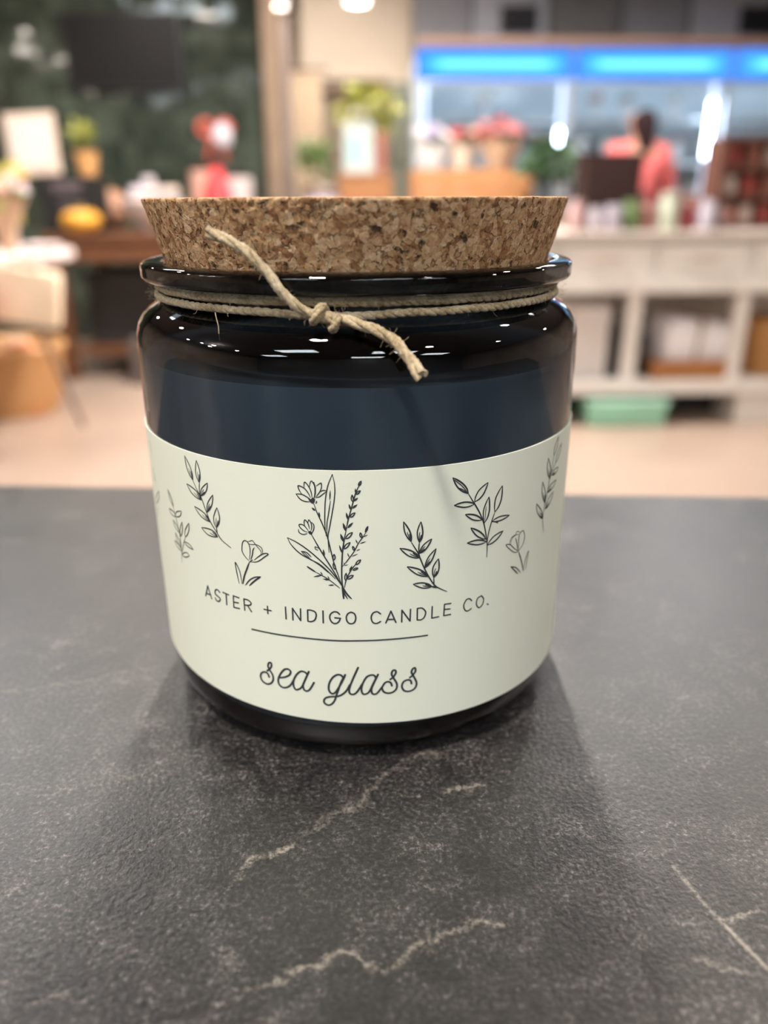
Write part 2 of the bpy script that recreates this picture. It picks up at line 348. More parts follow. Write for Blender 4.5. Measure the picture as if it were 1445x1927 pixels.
for x, y, lb in ((-1.5, -2.2, 'behind the bar at the left'), (.9, -2.6, 'behind the bar, right of the middle'), (2.6, -3.2, 'behind the bar at the far right'), (-1.8, 3.0, 'over the aisle left of the jar'), (1.9, 4.0, 'over the white display counter'), (.3, -4.0, 'by the middle of the front wall'), (-3.2, -3.4, 'in the front left corner')):
    panel(x, y, 'rectangular cool white ceiling light panel '+lb)

# ---------------------------------------------------------------- the bar the jar stands on
M_count = mat_counter()
bar = thing('bar_counter', 'dark slate patterned counter top that the candle jar stands on', 'counter', (0, 0, FLOOR))
def slab(bm):
    # back edge runs very slightly askew to the jar
    bx = [(-1.5, -.62), (1.5, -.62), (1.5, -0.034), (-1.5, 0.235)]
    top = [bm.verts.new((x, y, .92)) for x, y in bx]; bot = [bm.verts.new((x, y, .88)) for x, y in bx]
    bm.faces.new(top); bm.faces.new(bot[::-1])
    for i in range(4): bm.faces.new((top[i], bot[i], bot[(i+1) % 4], top[(i+1) % 4]))
    es = [e for e in bm.edges if abs(e.verts[0].co.z-e.verts[1].co.z) < 1e-6 and e.verts[0].co.z > .9]
    bmesh.ops.bevel(bm, geom=es, offset=.003, segments=3, affect='EDGES', profile=.5)
bm = B(); slab(bm); finish('counter_slab', bm, M_count, bar, True)
finish('counter_body', b1((0, -.30, .44), (2.9, .5, .88)), M_blackw, bar)

# ---------------------------------------------------------------- the candle jar
M_jar = mat_glass('smoky_navy_glass', (.41, .45, .49), thick_shade=(.0685, .0720, .58))
M_wax = mat('pale_wax', (.60, .68, .72), .6, var=.05, vscale=60)
M_label = mat('pale_green_paper_label', (.785, .81, .685), .55, bump=.00002, bscale=1500, var=.015, vscale=30)
M_ink = mat('charcoal_print', (.024, .029, .034), .6)
jar = thing('candle_jar', 'navy glass candle jar with botanical label standing on the dark counter', 'candle', (0, 0, 0))
G_OUT = [(0, .0016), (.030, .0016), (.0325, .0003), (.0345, 0), (.0368, .0004), (.0388, .0015), (.0402, .0036), (.0410, .0062), (.0413, .0092),
         (.0413, .0300), (.0413, .0500), (.0413, .0690), (.04115, .0712), (.0406, .0730), (.0396, .0745), (.0384, .0755), (.0372, .0762), (.0362, .0768), (.0357, .0776), (.0356, .0786),
         (.0357, .0793), (.0362, .0798), (.0376, .08005), (.0386, .0802), (.0390, .08045), (.03925, .0808), (.0393, .0812), (.0393, .0819), (.0393, .0826), (.03915, .08295), (.0388, .0832), (.0383, .08335), (.0376, .0835), (.0360, .0835), (.0351, .0833), (.0348, .0827)]
G_IN = [(.0347, .0812), (.0346, .0785), (.0349, .0768), (.0366, .0753), (.0390, .0737), (.0402, .0715), (.0405, .0690), (.0405, .0080), (.0394, .0062), (.0370, .0056), (0, .0056)]
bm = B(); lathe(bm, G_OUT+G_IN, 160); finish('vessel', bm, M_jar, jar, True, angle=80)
bm = B(); lathe(bm, [(0, .0058), (.0358, .0058), (.0392, .0064), (.04035, .0082), (.04035, .0668), (.0401, .0674), (.0388, .0668), (.02, .0666), (0, .0665)], 96); wax = finish('wax', bm, M_wax, jar, True)
bm = B(); lathe(bm, [(0, .0665), (.0008, .0665), (.0008, .0705), (0, .0706)], 10); finish('wick', bm, mat('burnt_wick', (.12, .10, .08), .9), jar, True)
# paper label wrapped round the glass
RL = .04155
def on_label(a_mm, z_mm, off=0.0):
    th = a_mm/1000/RL; r = RL+off
    return Vector((r*math.sin(th), -r*math.cos(th), z_mm/1000))
def lab_bot(a): 
    a = max(-50, min(50, a)); return 8.95-.034*a
bm = B(); rows = []
for i in range(241):
    a = -118+236*i/240; col = []
    zt, zb = 55.12, lab_bot(a)
    for rr in (RL, RL-.00022):
        col.append([bm.verts.new((rr*math.sin(a/1000/RL), -rr*math.cos(a/1000/RL), (zb+(zt-zb)*j/4)/1000)) for j in range(5)])
    rows.append(col)
for p, q in zip(rows, rows[1:]):
    for j in range(4):
        bm.faces.new((p[0][j], q[0][j], q[0][j+1], p[0][j+1])); bm.faces.new((p[1][j], p[1][j+1], q[1][j+1], q[1][j]))
    for j in (0, 4): bm.faces.new((p[0][j], p[1][j], q[1][j], q[0][j]) if j == 0 else (p[0][j], q[0][j], q[1][j], p[1][j]))
for p in (rows[0], rows[-1]):
    for j in range(4): bm.faces.new((p[0][j], p[0][j+1], p[1][j+1], p[1][j]))
lab = finish('label', bm, M_label, jar, True, label='pale green paper label with line drawings and lettering', angle=60)
PRINT = [
 ('lettering', '', [
  ('p',24,[-3000,2892,-2916,3114,-2842,2886]),
  ('p',24,[-2978,2949,-2855,2953]),
  ('s',24,[-2617,3077,-2669,3113,-2725,3084,-2733,3014,-2668,2983,-2620,2949,-2652,2894,-2712,2888,-2744,2930]),
  ('p',24,[-2540,3100,-2409,3089]),
  ('p',24,[-2469,3095,-2475,2882]),
  ('p',23,[-2186,3090,-2307,3100,-2316,2875,-2194,2883]),
  ('p',23,[-2313,2978,-2210,2987]),
  ('p',23,[-2083,2879,-2083,3096]),
  ('s',23,[-2083,3096,-1995,3092,-1942,3051,-1959,3010,-2017,2989,-2085,2982]),
  ('p',23,[-2017,2986,-1945,2883]),
  ('p',23,[-1695,2985,-1562,2983]),
  ('p',23,[-1625,3055,-1626,2917]),
  ('p',23,[-1295,3097,-1296,2873]),
  ('p',23,[-1174,2872,-1173,3090,-1040,2877,-1033,3097]),
  ('p',23,[-916,2879,-913,3089]),
  ('s',23,[-913,3089,-859,3091,-788,3064,-771,2997,-799,2915,-857,2878,-916,2879]),
  ('p',23,[-656,3092,-658,2872]),
  ('s',23,[-383,3044,-426,3085,-486,3082,-536,3032,-546,2963,-513,2891,-459,2868,-403,2901,-371,2970]),
  ('p',23,[-371,2970,-461,2977]),
  ('s',23,[-195,3088,-140,3056,-120,2979,-143,2899,-200,2871,-253,2899,-275,2979,-250,3055,-195,3088]),
  ('s',23,[285,3041,228,3085,160,3060,131,2975,159,2888,219,2866,284,2899]),
  ('p',23,[371,2867,455,3080,539,2861]),
  ('p',23,[401,2930,511,2924]),
  ('p',23,[636,2860,638,3080,776,2860,783,3078]),
  ('p',23,[899,2864,899,3080]),
  ('s',23,[899,3080,981,3073,1042,2995,1024,2903,969,2859,899,2864]),
  ('p',23,[1158,3076,1154,2858,1275,2862]),
  ('p',23,[1495,3069,1378,3076,1370,2862,1495,2860]),
  ('p',23,[1375,2978,1481,2968]),
  ('s',22,[1900,3026,1855,3073,1791,3068,1744,2974,1772,2879,1828,2847,1897,2873]),
  ('s',22,[2102,3065,2151,2989,2131,2889,2061,2846,2003,2925,2020,3035,2102,3065]),
  ('p',24,[2235,2869,2260,2851]),
 ]),
 ('underline', '', [
  ('s',25,[-1966,2543,-1493,2548,-970,2551,-457,2545,-122,2548,141,2548,585,2548,1082,2542]),
 ]),
 ('script_lettering', '', [
  ('s',32,[-1687,1655,-1708,1714,-1762,1739,-1833,1701,-1859,1618,-1826,1536,-1741,1500,-1659,1534,-1611,1616,-1616,1716,-1665,1800,-1694,1875,-1672,1944,-1631,1953,-1627,1891,-1664,1826,-1716,1775]),
  ('s',32,[-1480,1689,-1390,1716,-1300,1775,-1268,1850,-1311,1892,-1382,1873,-1457,1776,-1510,1651,-1500,1551,-1438,1500,-1355,1517,-1282,1582,-1219,1695]),
  ('s',32,[-971,1839,-1008,1878,-1080,1886,-1156,1818,-1219,1695,-1230,1579,-1194,1502,-1136,1518,-1077,1578,-1014,1726,-941,1899]),
  ('s',32,[-941,1899,-1002,1753,-1053,1620,-1045,1532,-1002,1500,-945,1533,-897,1615,-859,1689]),
  ('s',32,[-357,1833,-393,1875,-456,1878,-533,1818,-595,1695,-604,1568,-558,1496,-498,1518,-431,1629,-363,1770,-318,1883]),
  ('s',32,[-318,1883,-391,1731,-466,1501,-508,1365,-559,1285,-625,1254,-689,1293,-693,1357,-653,1405,-576,1431,-457,1446,-370,1493,-299,1571,-243,1685]),
  ('s',32,[-98,2027,-166,1861,-227,1698,-256,1584,-247,1515,-199,1490,-140,1522,-75,1622,-36,1697]),
  ('s',32,[198,1819,172,1864,119,1873,45,1839,-20,1722,-48,1597,-28,1508,19,1494,84,1542,149,1690,235,1879]),
  ('s',32,[235,1879,160,1702,122,1591,137,1502,185,1486,233,1521,303,1624,352,1702,405,1722,453,1695,472,1634]),
  ('s',32,[303,1618,314,1554,351,1510,415,1490,491,1505,551,1568,556,1669,502,1782,467,1866,486,1933,528,1937,539,1884,496,1807,443,1763]),
  ('s',32,[813,1633,796,1697,741,1717,675,1691,645,1607,676,1520,743,1485,820,1492,886,1545,902,1644,850,1772,811,1860,832,1925,870,1938,882,1874,839,1805,784,1757]),
 ]),
 ('leaf_sprig', 'tall leafy sprig left of the centre flowers', [
  ('s',19,[-2263,3998,-2453,4096,-2563,4222,-2686,4375,-2773,4562,-2859,4768,-2946,4880,-3031,5024]),
  ('s',19,[-2870,5019,-2885,4874,-2867,4766]),
  ('s',19,[-2555,4292,-2544,4211]),
  ('s',18,[-3196,5420,-3190,5320,-3165,5200,-3103,5096,-3031,5024]),
  ('s',20,[-3196,5420,-3131,5344,-3065,5242,-3029,5127,-3031,5024]),
  ('s',12,[-3119,5220,-3087,5131,-3039,5044]),
  ('s',19,[-3068,5185,-3047,5110,-3031,5024]),
  ('s',17,[-2892,5403,-2920,5309,-2939,5195,-2916,5091,-2870,5019]),
  ('s',20,[-2892,5403,-2857,5328,-2829,5227,-2834,5116,-2870,5019]),
  ('s',12,[-2888,5210,-2888,5123,-2871,5038]),
  ('s',19,[-2852,5174,-2857,5102,-2870,5019]),
  ('s',18,[-3220,4923,-3170,4854,-3090,4779,-2973,4733,-2859,4716]),
  ('s',20,[-3220,4923,-3105,4902,-2982,4861,-2895,4794,-2859,4716]),
  ('s',12,[-3040,4816,-2967,4767,-2876,4727]),
  ('s',19,[-2964,4817,-2911,4772,-2859,4716]),
  ('s',17,[-2667,5061,-2741,5007,-2819,4934,-2860,4854,-2864,4787]),
  ('s',20,[-2667,5061,-2680,4997,-2712,4918,-2777,4843,-2864,4787]),
  ('s',12,[-2770,4927,-2819,4867,-2854,4801]),
  ('s',19,[-2760,4889,-2805,4840,-2864,4787]),
  ('s',17,[-2568,4876,-2634,4802,-2705,4705,-2740,4606,-2742,4528]),
  ('s',20,[-2568,4876,-2579,4800,-2607,4703,-2665,4605,-2742,4528]),
  ('s',12,[-2660,4704,-2703,4627,-2733,4545]),
  ('s',19,[-2650,4662,-2690,4599,-2742,4528]),
  ('s',18,[-3064,4558,-3005,4493,-2916,4422,-2798,4380,-2687,4365]),
  ('s',20,[-3064,4558,-2950,4539,-2826,4501,-2733,4438,-2687,4365]),
  ('s',12,[-2875,4459,-2797,4412,-2705,4375]),
  ('s',19,[-2802,4459,-2744,4417,-2687,4365]),
  ('s',17,[-2501,4668,-2553,4578,-2599,4466,-2594,4365,-2555,4292]),
  ('s',20,[-2501,4668,-2476,4593,-2462,4494,-2490,4386,-2555,4292]),
  ('s',12,[-2536,4479,-2554,4395,-2552,4311]),
  ('s',19,[-2500,4443,-2521,4373,-2555,4292]),
  ('s',18,[-2926,4211,-2863,4161,-2771,4116,-2651,4111,-2540,4133]),
  ('s',20,[-2926,4211,-2812,4227,-2686,4228,-2589,4194,-2540,4133]),
  ('s',12,[-2732,4167,-2652,4145,-2558,4138]),
  ('s',19,[-2660,4193,-2600,4169,-2540,4133]),
 ]),
 ('leaf_sprig', 'faint small sprig at the left side of the label', [
  ('s',13,[-3683,3304,-3653,3497,-3647,3679,-3649,3868,-3705,4104,-3747,4212,-3781,4354]),
  ('s',13,[-3451,3876,-3547,3712,-3632,3527]),
  ('s',16,[-3945,4630,-3929,4561,-3897,4477,-3841,4404,-3781,4354]),
  ('s',18,[-3945,4630,-3888,4578,-3828,4507,-3790,4427,-3781,4354]),
  ('s',16,[-3978,4261,-3957,4221,-3912,4181,-3825,4167,-3733,4172]),
  ('s',18,[-3978,4261,-3888,4262,-3797,4251,-3743,4218,-3733,4172]),
  ('s',16,[-3489,4354,-3574,4330,-3668,4291,-3721,4236,-3731,4184]),
  ('s',18,[-3489,4354,-3509,4307,-3550,4252,-3628,4209,-3731,4184]),
  ('s',16,[-3866,4081,-3846,4027,-3806,3966,-3737,3921,-3664,3897]),
  ('s',18,[-3866,4081,-3795,4054,-3722,4011,-3676,3954,-3664,3897]),
  ('s',16,[-3510,4148,-3561,4072,-3613,3979,-3630,3894,-3619,3834]),
  ('s',18,[-3510,4148,-3509,4086,-3519,4004,-3558,3914,-3619,3834]),
  ('s',16,[-3284,4192,-3353,4119,-3425,4027,-3457,3940,-3451,3876]),
  ('s',18,[-3284,4192,-3290,4128,-3312,4044,-3369,3954,-3451,3876]),
  ('s',16,[-3821,3845,-3808,3784,-3779,3712,-3722,3654,-3660,3619]),
  ('s',18,[-3821,3845,-3763,3807,-3702,3751,-3665,3684,-3660,3619]),
  ('s',16,[-3894,3674,-3864,3629,-3811,3582,-3727,3555,-3643,3545]),
  ('s',18,[-3894,3674,-3810,3662,-3721,3638,-3663,3595,-3643,3545]),
  ('s',16,[-3227,3709,-3267,3742,-3329,3773,-3416,3784,-3505,3776]),
  ('s',18,[-3227,3709,-3302,3710,-3392,3717,-3466,3741,-3505,3776]),
  ('s',16,[-3377,3545,-3413,3567,-3471,3576,-3551,3546,-3633,3492]),
  ('s',18,[-3377,3545,-3445,3506,-3528,3469,-3597,3464,-3633,3492]),
 ]),
 ('leaf_sprig', 'sprig wrapping out of sight at the left edge', [
  ('s',14,[-4780,5316,-4725,5162,-4717,5094]),
  ('s',15,[-4740,4804,-4707,4610,-4633,4581]),
  ('s',15,[-4467,4439,-4614,4340,-4804,4209,-4910,4099,-4894,4044]),
  ('s',17,[-4467,4439,-4479,4378,-4527,4290,-4657,4178,-4894,4044]),
  ('s',14,[-4746,4022,-5012,3709]),
 ]),
 ('tulip_drawing', 'tulip left of the centre flowers', [
  ('s',16,[-1918,3838,-1990,3902,-2039,3988,-2032,4096,-2007,4166,-1966,4191,-1916,4171,-1884,4094,-1884,3988,-1910,3858]),
  ('s',19,[-1793,4099,-1825,4046,-1845,3954,-1881,3867]),
  ('s',12,[-1915,4183,-1876,4196,-1830,4218,-1801,4197,-1773,4161,-1739,4120,-1693,4075,-1675,4031,-1681,3994]),
  ('s',13,[-1899,4151,-1843,4143,-1779,4157,-1731,4151,-1671,4125,-1650,4082,-1653,4005]),
  ('s',17,[-1814,3873,-1734,3944,-1656,4004,-1594,4029,-1547,4019,-1623,3957,-1713,3882,-1785,3843,-1881,3825]),
  ('s',16,[-1921,3805,-1866,3854,-1839,3868]),
  ('s',28,[-1918,3802,-1970,3684,-2035,3536,-2079,3378]),
  ('s',18,[-2155,3367,-2183,3545,-2202,3748,-2129,3619,-2106,3489,-2096,3375]),
  ('s',21,[-2026,3369,-1934,3484,-1826,3555,-1710,3589]),
  ('s',26,[-1710,3589,-1796,3524,-1872,3454,-1950,3373]),
 ]),
 ('leaf_sprig', 'dark sprig right of the centre flowers', [
  ('s',21,[1419,3308,1305,3375,1193,3463,1103,3605,1015,3782,935,3984,906,4068,843,4184,785,4283]),
  ('s',19,[917,4262,910,4176,910,4082]),
  ('s',19,[1172,3602,1181,3488]),
  ('s',30,[1142,3449,1238,3414]),
  ('s',20,[655,4649,661,4564,680,4459,728,4362,784,4291]),
  ('s',23,[655,4649,703,4578,755,4483,784,4380,784,4291]),
  ('s',14,[714,4470,740,4390,778,4309]),
  ('s',22,[753,4434,771,4367,784,4291]),
  ('s',20,[938,4622,907,4548,881,4452,889,4348,917,4262]),
  ('s',23,[938,4622,958,4539,971,4435,957,4335,917,4262]),
  ('s',14,[922,4444,913,4365,918,4280]),
  ('s',22,[948,4395,936,4332,917,4262]),
  ('s',20,[1125,4304,1061,4270,989,4216,939,4141,913,4067]),
  ('s',23,[1125,4304,1094,4237,1046,4159,981,4098,913,4067]),
  ('s',14,[1015,4190,966,4140,924,4079]),
  ('s',22,[1007,4144,965,4106,913,4067]),
  ('s',20,[597,4197,657,4128,740,4052,839,4007,928,3992]),
  ('s',23,[597,4197,680,4177,780,4138,869,4071,928,3992]),
  ('s',14,[758,4091,830,4042,911,4003]),
  ('s',22,[811,4093,867,4049,928,3992]),
  ('s',20,[1203,4123,1141,4066,1073,3986,1029,3888,1011,3798]),
  ('s',24,[1203,4123,1179,4038,1139,3938,1078,3851,1011,3798]),
  ('s',14,[1103,3964,1058,3895,1021,3814]),
  ('s',23,[1100,3910,1060,3855,1011,3798]),
  ('s',21,[1248,3936,1200,3876,1157,3792,1150,3692,1172,3602]),
  ('s',24,[1248,3936,1260,3851,1260,3749,1228,3660,1172,3602]),
  ('s',14,[1203,3773,1182,3701,1175,3619]),
  ('s',23,[1226,3719,1204,3662,1172,3602]),
  ('s',21,[717,3862,784,3790,877,3710,985,3659,1081,3639]),
  ('s',24,[717,3862,806,3838,915,3794,1014,3722,1081,3639]),
  ('s',14,[894,3748,973,3695,1063,3650]),
  ('s',23,[950,3747,1013,3699,1081,3639]),
  ('s',21,[820,3536,888,3490,978,3446,1072,3434,1150,3447]),
  ('s',24,[820,3536,893,3543,987,3538,1079,3503,1150,3447]),
  ('s',15,[982,3487,1055,3464,1133,3452]),
  ('s',23,[1025,3505,1084,3481,1150,3447]),
 ]),
 ('leaf_sprig', 'forked dark sprig at the upper right', [
  ('s',22,[2173,3770,2169,4002,2134,4184,2077,4401,1990,4596,1878,4783,1839,4839,1752,4977]),
  ('s',19,[2167,4046,2187,4214,2237,4391,2298,4555]),
  ('s',22,[1457,5293,1496,5207,1561,5107,1655,5028,1751,4981]),
  ('s',25,[1457,5293,1541,5243,1639,5169,1715,5075,1751,4981]),
  ('s',22,[2124,5105,2038,5064,1946,5000,1891,4908,1871,4817]),
  ('s',25,[2124,5105,2095,5022,2043,4926,1963,4852,1871,4817]),
  ('s',22,[1497,4823,1581,4789,1689,4759,1795,4760,1878,4783]),
  ('s',25,[1497,4823,1576,4840,1679,4848,1787,4827,1878,4783]),
  ('s',22,[2159,4852,2108,4767,2063,4652,2060,4522,2086,4407]),
  ('s',26,[2159,4852,2175,4744,2179,4611,2147,4490,2086,4407]),
  ('s',23,[2435,4989,2368,4910,2304,4801,2284,4671,2298,4555]),
  ('s',26,[2435,4989,2439,4879,2425,4747,2374,4630,2298,4555]),
  ('s',22,[1704,4633,1767,4576,1854,4514,1953,4480,2039,4472]),
  ('s',26,[1704,4633,1782,4621,1881,4593,1973,4540,2039,4472]),
  ('s',23,[2646,4416,2542,4436,2422,4447,2318,4430,2247,4397]),
  ('s',26,[2646,4416,2564,4393,2457,4374,2343,4375,2247,4397]),
  ('s',23,[1819,4378,1868,4302,1942,4214,2039,4146,2133,4106]),
  ('s',26,[1819,4378,1901,4337,2000,4274,2084,4191,2133,4106]),
  ('s',23,[1761,4119,1847,4082,1957,4048,2066,4043,2151,4059]),
  ('s',26,[1761,4119,1841,4130,1946,4132,2057,4106,2151,4059]),
  ('s',23,[2512,4169,2416,4153,2307,4119,2226,4058,2180,3991]),
  ('s',26,[2512,4169,2456,4110,2375,4046,2276,4003,2180,3991]),
  ('s',13,[1466,5268,1632,5125,1742,4986]),
  ('s',15,[1555,5112,1643,5067,1733,4992]),
  ('s',13,[2107,4697,2102,4573,2094,4448]),
  ('s',13,[2246,4079,2326,4129,2507,4161]),
  ('s',18,[2257,4395,2309,4382,2386,4339]),
 ]),
 ('leaf_sprig', 'slender sprig at the right side of the label', [
  ('s',15,[3752,3755,3679,3982,3684,4166,3714,4341,3774,4519,3827,4740,3875,4823,3898,4954,3936,5149]),
  ('s',14,[4048,4981,3898,4872]),
  ('s',17,[4095,5461,4025,5404,3958,5325,3931,5232,3936,5149]),
  ('s',19,[4095,5461,4089,5382,4066,5287,4010,5204,3936,5149]),
  ('s',17,[4315,5288,4212,5236,4112,5159,4059,5066,4048,4981]),
  ('s',20,[4315,5288,4287,5208,4235,5114,4147,5033,4048,4981]),
  ('s',17,[3706,5170,3690,5087,3692,4975,3748,4849,3833,4738]),
  ('s',19,[3706,5170,3773,5067,3842,4938,3864,4819,3833,4738]),
  ('s',12,[3758,4959,3780,4865,3827,4760]),
  ('s',18,[3821,4895,3832,4819,3833,4738]),
  ('s',17,[4233,4858,4111,4870,3993,4867,3930,4835,3914,4791]),
  ('s',20,[4233,4858,4197,4823,4132,4790,4028,4779,3914,4791]),
  ('s',12,[4054,4833,3981,4820,3928,4795]),
  ('s',19,[4059,4801,3993,4794,3914,4791]),
  ('s',17,[4172,4637,4025,4636,3881,4617,3794,4567,3760,4509]),
  ('s',20,[4172,4637,4112,4589,4019,4539,3891,4511,3760,4509]),
  ('s',12,[3942,4583,3850,4557,3778,4516]),
  ('s',19,[3936,4543,3854,4525,3760,4509]),
  ('s',17,[3556,4776,3550,4689,3562,4572,3623,4442,3707,4329]),
  ('s',19,[3556,4776,3623,4671,3694,4539,3725,4416,3707,4329]),
  ('s',12,[3621,4558,3649,4460,3699,4352]),
  ('s',19,[3681,4493,3698,4414,3707,4329]),
  ('s',17,[4062,4444,3941,4414,3823,4362,3760,4283,3743,4204]),
  ('s',20,[4062,4444,4027,4373,3963,4292,3859,4232,3743,4204]),
  ('s',12,[3885,4331,3811,4281,3757,4217]),
  ('s',19,[3890,4281,3823,4243,3743,4204]),
  ('s',17,[3395,4417,3406,4343,3443,4245,3535,4140,3651,4049]),
  ('s',19,[3395,4417,3487,4335,3590,4228,3651,4125,3651,4049]),
  ('s',12,[3508,4238,3559,4157,3638,4068]),
  ('s',19,[3586,4188,3622,4122,3651,4049]),
 ]),
 ('tulip_drawing', 'tulip at the right side of the label', [
  ('s',15,[2945,3666,3050,3760,3090,3889,3057,3997,3012,4028,2944,3989,2924,3884,2943,3681]),
  ('s',16,[2833,3946,2878,3842,2924,3673]),
  ('s',11,[2951,4015,2877,4058,2840,4034,2833,4001,2759,3974,2718,3903,2723,3846]),
  ('s',11,[2924,3988,2823,4004,2730,3982,2690,3911,2694,3861]),
  ('s',15,[2935,3662,2806,3765,2703,3858,2601,3881,2711,3766,2834,3675,2936,3655]),
  ('s',23,[2946,3652,3040,3450,3125,3217]),
  ('s',15,[3190,3224,3212,3391,3245,3568,3162,3438,3131,3245]),
  ('s',22,[2755,3428,2866,3320,2963,3223]),
  ('s',19,[2755,3428,2903,3358,3042,3217]),
 ]),
 ('bouquet_drawing', '', [
  ('s',16,[-1016,5113,-917,5110,-826,5063,-781,5031]),
  ('s',16,[-1016,5113,-949,5030,-875,4998,-801,4996]),
  ('s',16,[-917,5110,-957,5175,-972,5249,-884,5218,-822,5145,-784,5065]),
  ('s',15,[-880,5219,-877,5286,-862,5315,-809,5252,-771,5158,-761,5066]),
  ('s',15,[-795,5243,-779,5310,-752,5336,-712,5256,-706,5170,-719,5069]),
  ('s',15,[-689,5258,-651,5288,-609,5310,-607,5242,-632,5174,-705,5069]),
  ('s',15,[-628,5169,-581,5193,-531,5187]),
  ('s',15,[-696,5070,-640,5087,-593,5127,-532,5173]),
  ('s',16,[-709,4972,-691,4992,-693,5017]),
  ('s',21,[-723,5323,-706,5228,-710,5132,-728,5063]),
  ('f',0,[-826,5048,-780,5039,-751,5072,-711,5045,-722,4991,-755,4965,-792,4987]),
  ('s',18,[-737,4971,-687,4812,-618,4647,-542,4420,-493,4181,-444,3946,-383,3740,-331,3562]),
  ('f',0,[-775,4903,-768,4883,-756,4862,-735,4851,-713,4850,-718,4872,-733,4890,-755,4899]),
  ('f',0,[-660,4838,-670,4811,-677,4779,-670,4748,-656,4725,-642,4751,-640,4783,-649,4814]),
  ('s',16,[-433,5460,-506,5274,-549,5061,-568,4827,-573,4599,-558,4430]),
  ('s',16,[-433,5460,-402,5276,-412,5065,-467,4751,-511,4532,-531,4421,-522,4147]),
  ('f',0,[-472,5208,-482,5168,-490,5117,-490,5065,-485,5024,-473,5065,-467,5116,-468,5168]),
  ('s',15,[-475,5025,-511,4809,-539,4650,-548,4470]),
  ('s',15,[-1002,4522,-990,4463,-928,4438,-861,4458]),
  ('s',15,[-855,4479,-925,4508,-980,4564,-983,4604,-912,4595,-840,4505]),
  ('s',15,[-898,4586,-905,4640,-889,4689,-844,4634,-819,4536]),
  ('s',15,[-843,4644,-827,4693,-792,4638,-785,4558,-802,4507]),
  ('s',15,[-786,4658,-750,4610,-753,4540,-784,4468]),
  ('f',0,[-850,4494,-811,4507,-774,4479,-790,4433,-832,4455]),
  ('s',18,[-248,4519,-212,4696,-163,4873,-115,5048,-81,5163,-16,5315]),
  ('s',16,[3,5353,-14,5339,-32,5318,-39,5292,-39,5268]),
  ('s',19,[3,5353,1,5330,-5,5304,-20,5281,-39,5268]),
  ('f',0,[-89,5235,-96,5214,-100,5188,-94,5163,-81,5144,-72,5165,-71,5191,-79,5216]),
  ('s',16,[-9,5196,-30,5190,-54,5177,-72,5157,-81,5135]),
  ('s',19,[-9,5196,-20,5176,-37,5154,-59,5139,-81,5135]),
  ('s',16,[-140,5130,-148,5103,-154,5068,-147,5035,-133,5009]),
  ('s',19,[-140,5130,-130,5104,-121,5071,-122,5037,-133,5009]),
  ('f',0,[-46,5081,-69,5076,-93,5065,-111,5043,-120,5019,-96,5022,-73,5037,-57,5060]),
  ('f',0,[-193,4980,-196,4954,-194,4921,-181,4893,-163,4873,-157,4901,-163,4932,-177,4960]),
  ('f',0,[-57,4970,-83,4965,-112,4953,-133,4929,-144,4903,-117,4905,-91,4921,-71,4947]),
  ('f',0,[-236,4839,-241,4807,-241,4768,-227,4732,-207,4706,-200,4739,-205,4778,-220,4813]),
  ('s',16,[-96,4834,-121,4826,-150,4810,-170,4784,-179,4756]),
  ('s',19,[-96,4834,-108,4809,-126,4781,-152,4762,-179,4756]),
  ('f',0,[-291,4666,-294,4629,-291,4584,-273,4545,-248,4517,-242,4556,-249,4599,-270,4638]),
  ('f',0,[-131,4672,-159,4659,-192,4638,-214,4606,-224,4572,-193,4583,-164,4607,-143,4642]),
  ('s',20,[-790,4439,-680,4223,-582,4044,-448,3800,-331,3561]),
  ('s',13,[-685,4212,-741,4238,-738,4199,-696,4179]),
  ('f',0,[-613,4206,-620,4175,-624,4136,-616,4100,-600,4074,-590,4105,-590,4143,-600,4179]),
  ('s',19,[-1196,4359,-1051,4297,-882,4189,-715,4047,-549,3879,-440,3737,-331,3561]),
  ('s',17,[-1196,4359,-1133,4238,-1002,4107,-841,4017,-681,3935,-542,3807,-432,3685]),
  ('s',14,[-975,4145,-897,4064,-681,3919,-547,3796]),
  ('s',16,[-975,4145,-884,4127,-810,4051]),
  ('s',11,[-961,4141,-904,4105,-840,4038]),
  ('s',25,[-890,3884,-828,3842,-753,3795]),
  ('s',15,[-753,3795,-649,3738,-528,3661,-365,3523]),
  ('f',0,[-795,3706,-760,3706,-715,3711,-672,3726,-640,3744,-675,3747,-719,3739,-762,3722]),
  ('f',0,[-676,3805,-672,3788,-664,3768,-650,3753,-635,3745,-638,3763,-648,3781,-662,3795]),
  ('f',0,[-642,3681,-617,3668,-586,3655,-551,3654,-523,3661,-547,3677,-579,3686,-614,3685]),
  ('f',0,[-559,3738,-557,3719,-552,3697,-541,3678,-528,3666,-528,3686,-535,3707,-547,3725]),
  ('f',0,[-554,3569,-533,3563,-507,3559,-480,3565,-459,3577,-480,3586,-506,3586,-533,3579]),
  ('f',0,[-336,4483,-338,4444,-333,4398,-312,4359,-285,4333,-280,4373,-290,4417,-313,4455]),
  ('f',0,[-360,4291,-359,4255,-353,4212,-337,4172,-317,4144,-315,4181,-324,4223,-342,4262]),
  ('f',0,[100,4460,81,4456,58,4448,36,4436,21,4422,41,4425,63,4435,84,4448]),
  ('f',0,[-99,4384,-98,4364,-93,4341,-82,4321,-68,4308,-68,4328,-75,4350,-87,4369]),
  ('f',0,[66,4346,42,4342,12,4336,-15,4322,-36,4307,-11,4309,18,4318,45,4332]),
  ('f',0,[-23,4216,-40,4213,-61,4208,-80,4198,-93,4186,-76,4187,-56,4194,-37,4205]),
  ('f',0,[-233,4150,-232,4130,-227,4105,-216,4083,-202,4069,-202,4090,-209,4114,-221,4135]),
  ('f',0,[-62,4135,-87,4128,-118,4118,-148,4101,-169,4084,-143,4089,-113,4102,-84,4119]),
